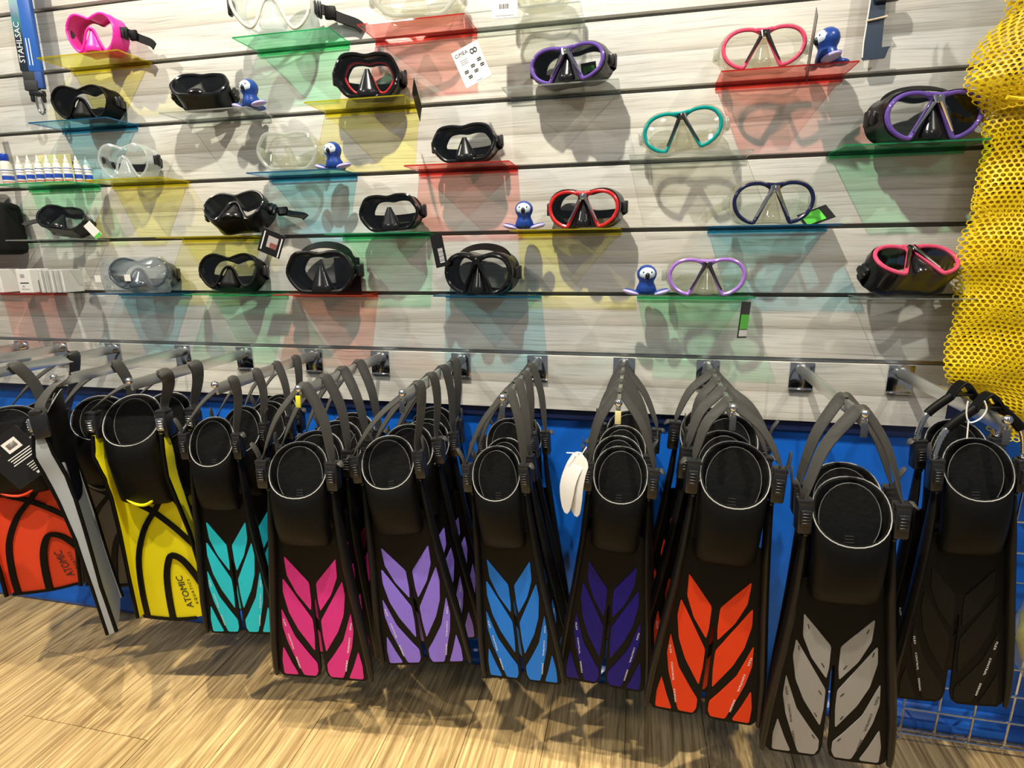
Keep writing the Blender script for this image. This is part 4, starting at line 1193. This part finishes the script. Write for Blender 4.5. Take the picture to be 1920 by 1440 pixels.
# ------------------------------------------------------------------ slate coloured tool at the top right
SLATE = pbr('slate blue metal', (0.018, 0.034, 0.062), 0.35, 0.2)
r = thing('cutting_tool', 'dark slate cutting tool bound with a cream rubber band', 'tool', None, (0.451, -0.030, 1.600), (0, R(-2), 0))
poly = [(-0.024, 0.004), (-0.020, 0.0), (0.018, 0.0), (0.022, 0.014), (0.026, 0.020), (0.010, 0.020), (0.010, 0.10), (0.010, 0.16), (-0.014, 0.16), (-0.024, 0.03)]
MB().plate([poly], 0.006, P3(0), (0, 1, 0)).build('blade', SLATE, r, 20)
MB().tube([(-0.0245, -0.001, 0.004), (-0.0245, -0.001, 0.03), (-0.0145, -0.001, 0.16)], 0.0014, 6).build('bright_edge', CARDW, r)
MB().tube([(-0.021, -0.003, 0.070), (0.0, -0.0045, 0.072), (0.013, -0.003, 0.074), (0.013, 0.008, 0.074), (-0.021, 0.008, 0.072)], 0.0022, 6, True).build('rubber_band', pbr('cream rubber', (0.62, 0.52, 0.34), 0.6), r)
MB().rbox((0.012, -0.004, 0.112), (0.046, 0.018, 0.026), 0.006).build('clamp', pbr('dark clamp', (0.02, 0.03, 0.04), 0.3), r)
MB().tube([(0.0, 0.006, 0.10), (0.0, 0.0285, 0.10)], 0.004, 8).build('peg', CHROME, r)

# ------------------------------------------------------------------ yellow net bag
NETY = pbr('yellow net cord', (0.88, 0.64, 0.004), 0.45, var=0.08)


def net(name, fn, u0, u1, v0, v1, cell, parent, mat, hole=0.66, keep=None, th=0.0016):
    """hexagonal knotless netting laid on the surface fn(u, v), u and v in metres"""
    m = MB(); dx = cell; dy = cell * 0.866; row = 0; v = v0
    idx = {}
    while v < v1:
        u = u0 + (dx / 2 if row % 2 else 0)
        while u < u1:
            if keep is None or keep(u, v):
                o, i_ = [], []
                for q in range(6):
                    a = math.pi / 6 + math.pi / 3 * q
                    ou, ov = u + cell * 0.5774 * math.cos(a), v + cell * 0.5774 * math.sin(a)
                    o.append(fn(ou, ov)); i_.append(fn(u + cell * 0.5774 * hole * math.cos(a), v + cell * 0.5774 * hole * math.sin(a)))
                m.add(o + i_, [(q, (q + 1) % 6, 6 + (q + 1) % 6, 6 + q) for q in range(6)])
            u += dx
        v += dy; row += 1
    me = m.mesh(name, 0)
    bm = bmesh.new(); bm.from_mesh(me); bmesh.ops.remove_doubles(bm, verts=bm.verts, dist=0.0003); bm.to_mesh(me); bm.free()
    ob = inst(me, name, mat, parent)
    md = ob.modifiers.new('cord', 'SOLIDIFY'); md.thickness = th; md.offset = 0
    ob['kind'] = 'stuff'
    return ob


def lerp_tab(tab, z):
    for (z0, x0), (z1, x1) in zip(tab, tab[1:]):
        if z0 >= z >= z1: return x0 + (x1 - x0) * (z0 - z) / (z0 - z1)
    return tab[0][1] if z > tab[0][0] else tab[-1][1]


def edge_tab(pts, Y): return [(q.z, q.x) for q in (at(a, b, Y) for a, b in pts)]


body_e = edge_tab([(1868, 190), (1872, 260), (1868, 300), (1850, 350), (1843, 404), (1826, 453), (1815, 496), (1818, 542), (1815, 590), (1802, 640), (1789, 690), (1796, 722), (1822, 745), (1858, 790), (1890, 832)], -0.12)
back_e = edge_tab([(1862, 190), (1858, 240), (1848, 300), (1850, 350), (1846, 400), (1840, 470), (1832, 560), (1812, 640), (1800, 690)], -0.06)
top_e = edge_tab([(1912, 15), (1880, 48), (1856, 90), (1846, 122), (1840, 145), (1846, 160), (1856, 178), (1880, 196)], -0.14)
bag = thing('net_bag', 'yellow net bag hanging at the right end of the slat wall', 'bag', None, (0.80, -0.12, 1.70))
_rn = random.Random(5)


def wob(x, z, s): return 0.006 * math.sin(31 * x + 17 * z + s) + 0.005 * math.sin(53 * z - 23 * x + 2 * s)


def surf(tab, y0, dep, W, s):
    def fn(u, v):
        x0 = lerp_tab(tab, v)
        t = max(0.0, min(1.0, u / W))
        q = Vector((x0 + u + 0.0015 * math.sin(90 * v), y0 - dep * math.sin(math.pi * min(t, 0.5) ) ** 0.55 + wob(x0 + u, v, s), v + 0.003 * math.sin(40 * u)))
        return q - Vector(bag.location)
    return fn


zt, zb = body_e[0][0], body_e[-1][0]
net('net', surf(body_e, -0.075, 0.055, 0.30, 0), 0.0, 0.24, zb, zt + 0.02, 0.0096, bag, NETY, 0.70)
net('inner_net', surf(body_e, -0.060, 0.045, 0.30, 1.7), 0.010, 0.24, zb + 0.01, zt + 0.03, 0.0096, bag, NETY, 0.66)
net('inner_net', surf(body_e, -0.050, 0.030, 0.30, 3.1), 0.022, 0.24, zb + 0.03, zt + 0.03, 0.0096, bag, NETY, 0.60)
net('rear_net', surf(back_e, -0.040, 0.015, 0.30, 4.0), 0.0, 0.20, back_e[-1][0], back_e[0][0] + 0.02, 0.0088, bag, NETY, 0.74, th=0.0012)
net('folded_top', surf(top_e, -0.090, 0.070, 0.24, 0.6), 0.0, 0.22, top_e[-1][0], top_e[0][0] + 0.10, 0.0088, bag, NETY, 0.68)
net('folded_top_lining', surf(top_e, -0.075, 0.055, 0.24, 2.2), 0.014, 0.22, top_e[-1][0], top_e[0][0] + 0.10, 0.0088, bag, NETY, 0.55)
m = MB(); m.tube([fn_ for fn_ in [Vector((lerp_tab(top_e, top_e[-1][0]) + 0.02 * q - 0.0, -0.150 + 0.006 * math.sin(q * 2.1), top_e[-1][0] + 0.006 + 0.004 * math.cos(q * 1.3))) - Vector(bag.location) for q in range(11)]], 0.004, 8)
m.build('drawcord', NETY, bag)

# ------------------------------------------------------------------ black bag at the left edge
r = thing('shoulder_bag', 'black padded bag hanging at the left edge of the wall', 'bag', None, (-1.96, -0.045, 1.235))
MB().rbox((0, 0, 0.075), (0.29, 0.075, 0.150), 0.02, seg=3).rbox((-0.02, 0, 0.18), (0.22, 0.05, 0.09), 0.02, seg=3).build('body', pbr('black nylon', (0.006, 0.006, 0.006), 0.8, spec=0.2), r)
MB().ribbon([(0.10, -0.01, 0.19), (0.112, -0.01, 0.28), (0.104, -0.01, 0.40)], (1, 0, 0), 0.022, 0.004).build('shoulder_strap', pbr('black nylon', (0.006, 0.006, 0.006), 0.8), r)

# ------------------------------------------------------------------ wire grid on the floor at the right
r = thing('wire_grid', 'chrome wire grid panel standing behind the all black fins', 'rack', None, (0.693, -0.062, 0))
for i in range(6):
    MB().tube([(0.0762 * i, 0, 0.004), (0.0762 * i, 0, 0.74)], 0.0028, 8).build('upright_wire', CHROME, r)
for j in range(10):
    MB().tube([(-0.004, -0.004, 0.024 + 0.0755 * j), (0.40, -0.004, 0.024 + 0.0755 * j)], 0.0028, 8).build('cross_wire', CHROME, r)
MB().tube([(-0.004, 0.03, 0.006), (0.40, 0.03, 0.006)], 0.003, 8).build('base_wire', CHROME, r)
MB().tube([(-0.002, -0.004, 0.006), (-0.002, 0.03, 0.006)], 0.003, 8).build('base_wire', CHROME, r)
# packed net bag hung on the grid
r = thing('packed_net', 'pale yellow net folded in a clear bag on the wire grid', 'bag', None, (0.955, -0.105, 0.26))
m = MB(); rg = []
for j in range(9):
    t = j / 8; e = math.sin(math.pi * (0.08 + 0.84 * t)) ** 0.4
    rg.append([Vector((0.088 * e * math.cos(a) + rnd.uniform(-0.004, 0.004), 0.028 * e * math.sin(a), 0.02 + 0.22 * t)) for a in [6.28319 * i / 18 for i in range(18)]])
m.loft(rg, True, True, True); m.build('folded_net', pbr('pale yellow net', (0.42, 0.44, 0.05), 0.6, var=0.45, vscale=140), r)
m = MB(); rg = []
for j in range(9):
    t = j / 8; e = math.sin(math.pi * (0.06 + 0.88 * t)) ** 0.35
    rg.append([Vector((0.100 * e * math.cos(a) + rnd.uniform(-0.003, 0.003), 0.036 * e * math.sin(a), 0.002 + 0.25 * t)) for a in [6.28319 * i / 18 for i in range(18)]])
m.loft(rg, True, True, True); m.build('film', BAGPL, r)

# ------------------------------------------------------------------ tags on the hook ends and on fins
TAGY = pbr('yellow tag', (0.58, 0.55, 0.03), 0.35); TAGC = pbr('cream tag', (0.55, 0.50, 0.24), 0.35); TAGG = clearmat('grey clear tag', (0.5, 0.52, 0.55), 0.12, 0.5, (0.12, 0.13, 0.15), 0.5, 0.1)
for k, mt, w_ in (('pink', TAGY, 'yellow'), ('navy', TAGC, 'cream'), ('purple', TAGG, 'grey'), ('blue', TAGG, 'grey'), ('red', TAGG, 'grey'), ('grey', TAGG, 'grey'), ('black', TAGG, 'grey')):
    r = thing('hook_tag', 'small %s tag on the hook end of %s' % (w_, WORD[k].replace(' in the right half', '').replace(' at the right edge', '')), 'tag', 'size tags on the hook ends', (HOOKX[k], -HL - 0.0075, HTOP - 0.034), (R(-4), 0, 0))
    MB().rbox((0, -0.003, 0.004), (0.0115, 0.003, 0.026), 0.0014).build('capsule', mt, r)
    MB().tube([(0.004 * math.cos(a), -0.0025, 0.020 + 0.0055 * math.sin(a)) for a in [6.28319 * i / 12 for i in range(12)]], 0.0009, 6, True).build('loop', CHROME, r)

r = thing('paper_tag', 'white paper tags curling off the left side of the front navy fin', 'tag', None, at(1085, 850, -0.385))
a0 = Vector(r.location)
for i, pts in enumerate((((1092, 852), (1074, 880), (1063, 915), (1061, 962)), ((1094, 856), (1084, 885), (1078, 925), (1080, 968)))):
    path = [at(*q, -0.395 - 0.008 * i) - a0 for q in pts]
    MB().ribbon(crom(path, 14, False), (0.75, -0.66, 0), 0.042, 0.0008, scales=[(0.35, 1), (0.75, 1)] + [(1, 1)] * 8 + [(0.9, 1), (0.75, 1), (0.55, 1), (0.2, 1)]).build('leaf', CARDW, r)
MB().tube([at(1100, 838, -0.385) - a0, at(1092, 850, -0.39) - a0, at(1062, 849, -0.395) - a0], 0.0012, 6).build('string', CARDW, r)

p = at(33, 858, -0.435)
card('hang_tag', 'black leaflet with a photo and white text on the orange red fin', 'tag', p, 0.105, 0.125, CARDB, (R(-4), R(-34), R(28)),
     [('photo', 0.012, 0.030, 0.036, 0.028, CARDW), ('photo', 0.012, 0.030, 0.024, 0.014, pbr('dark photo print', (0.12, 0.06, 0.05), 0.4))] +
     [('print', 0.010, 0.006 - 0.006 * q, 0.060 - 0.004 * (q % 3), 0.0022, WHITEPR) for q in range(4)] + [('print', 0.018, -0.026 - 0.006 * q, 0.030, 0.0022, WHITEPR) for q in range(4)] + [('print', 0.026, -0.053, 0.040, 0.006, WHITEPR), ('print', -0.025, 0.040, 0.003, 0.030, REDPR)])

# zip tie and spring strap on the front black fin
r = thing('zip_tie', 'pale zip tie looped round the strap of the front all black fin', 'tie', None, at(1833, 775, -0.395))
a0 = Vector(r.location)
m = MB(); m.tube(crom([at(*q, -0.398) - a0 for q in ((1815, 752), (1812, 775), (1818, 792), (1838, 785), (1850, 768), (1846, 752))], 22, False), 0.0012, 6)
m.tube([at(1816, 788, -0.398) - a0, at(1813, 822, -0.400) - a0], 0.0011, 6)
m.build('tie', CARDW, r)
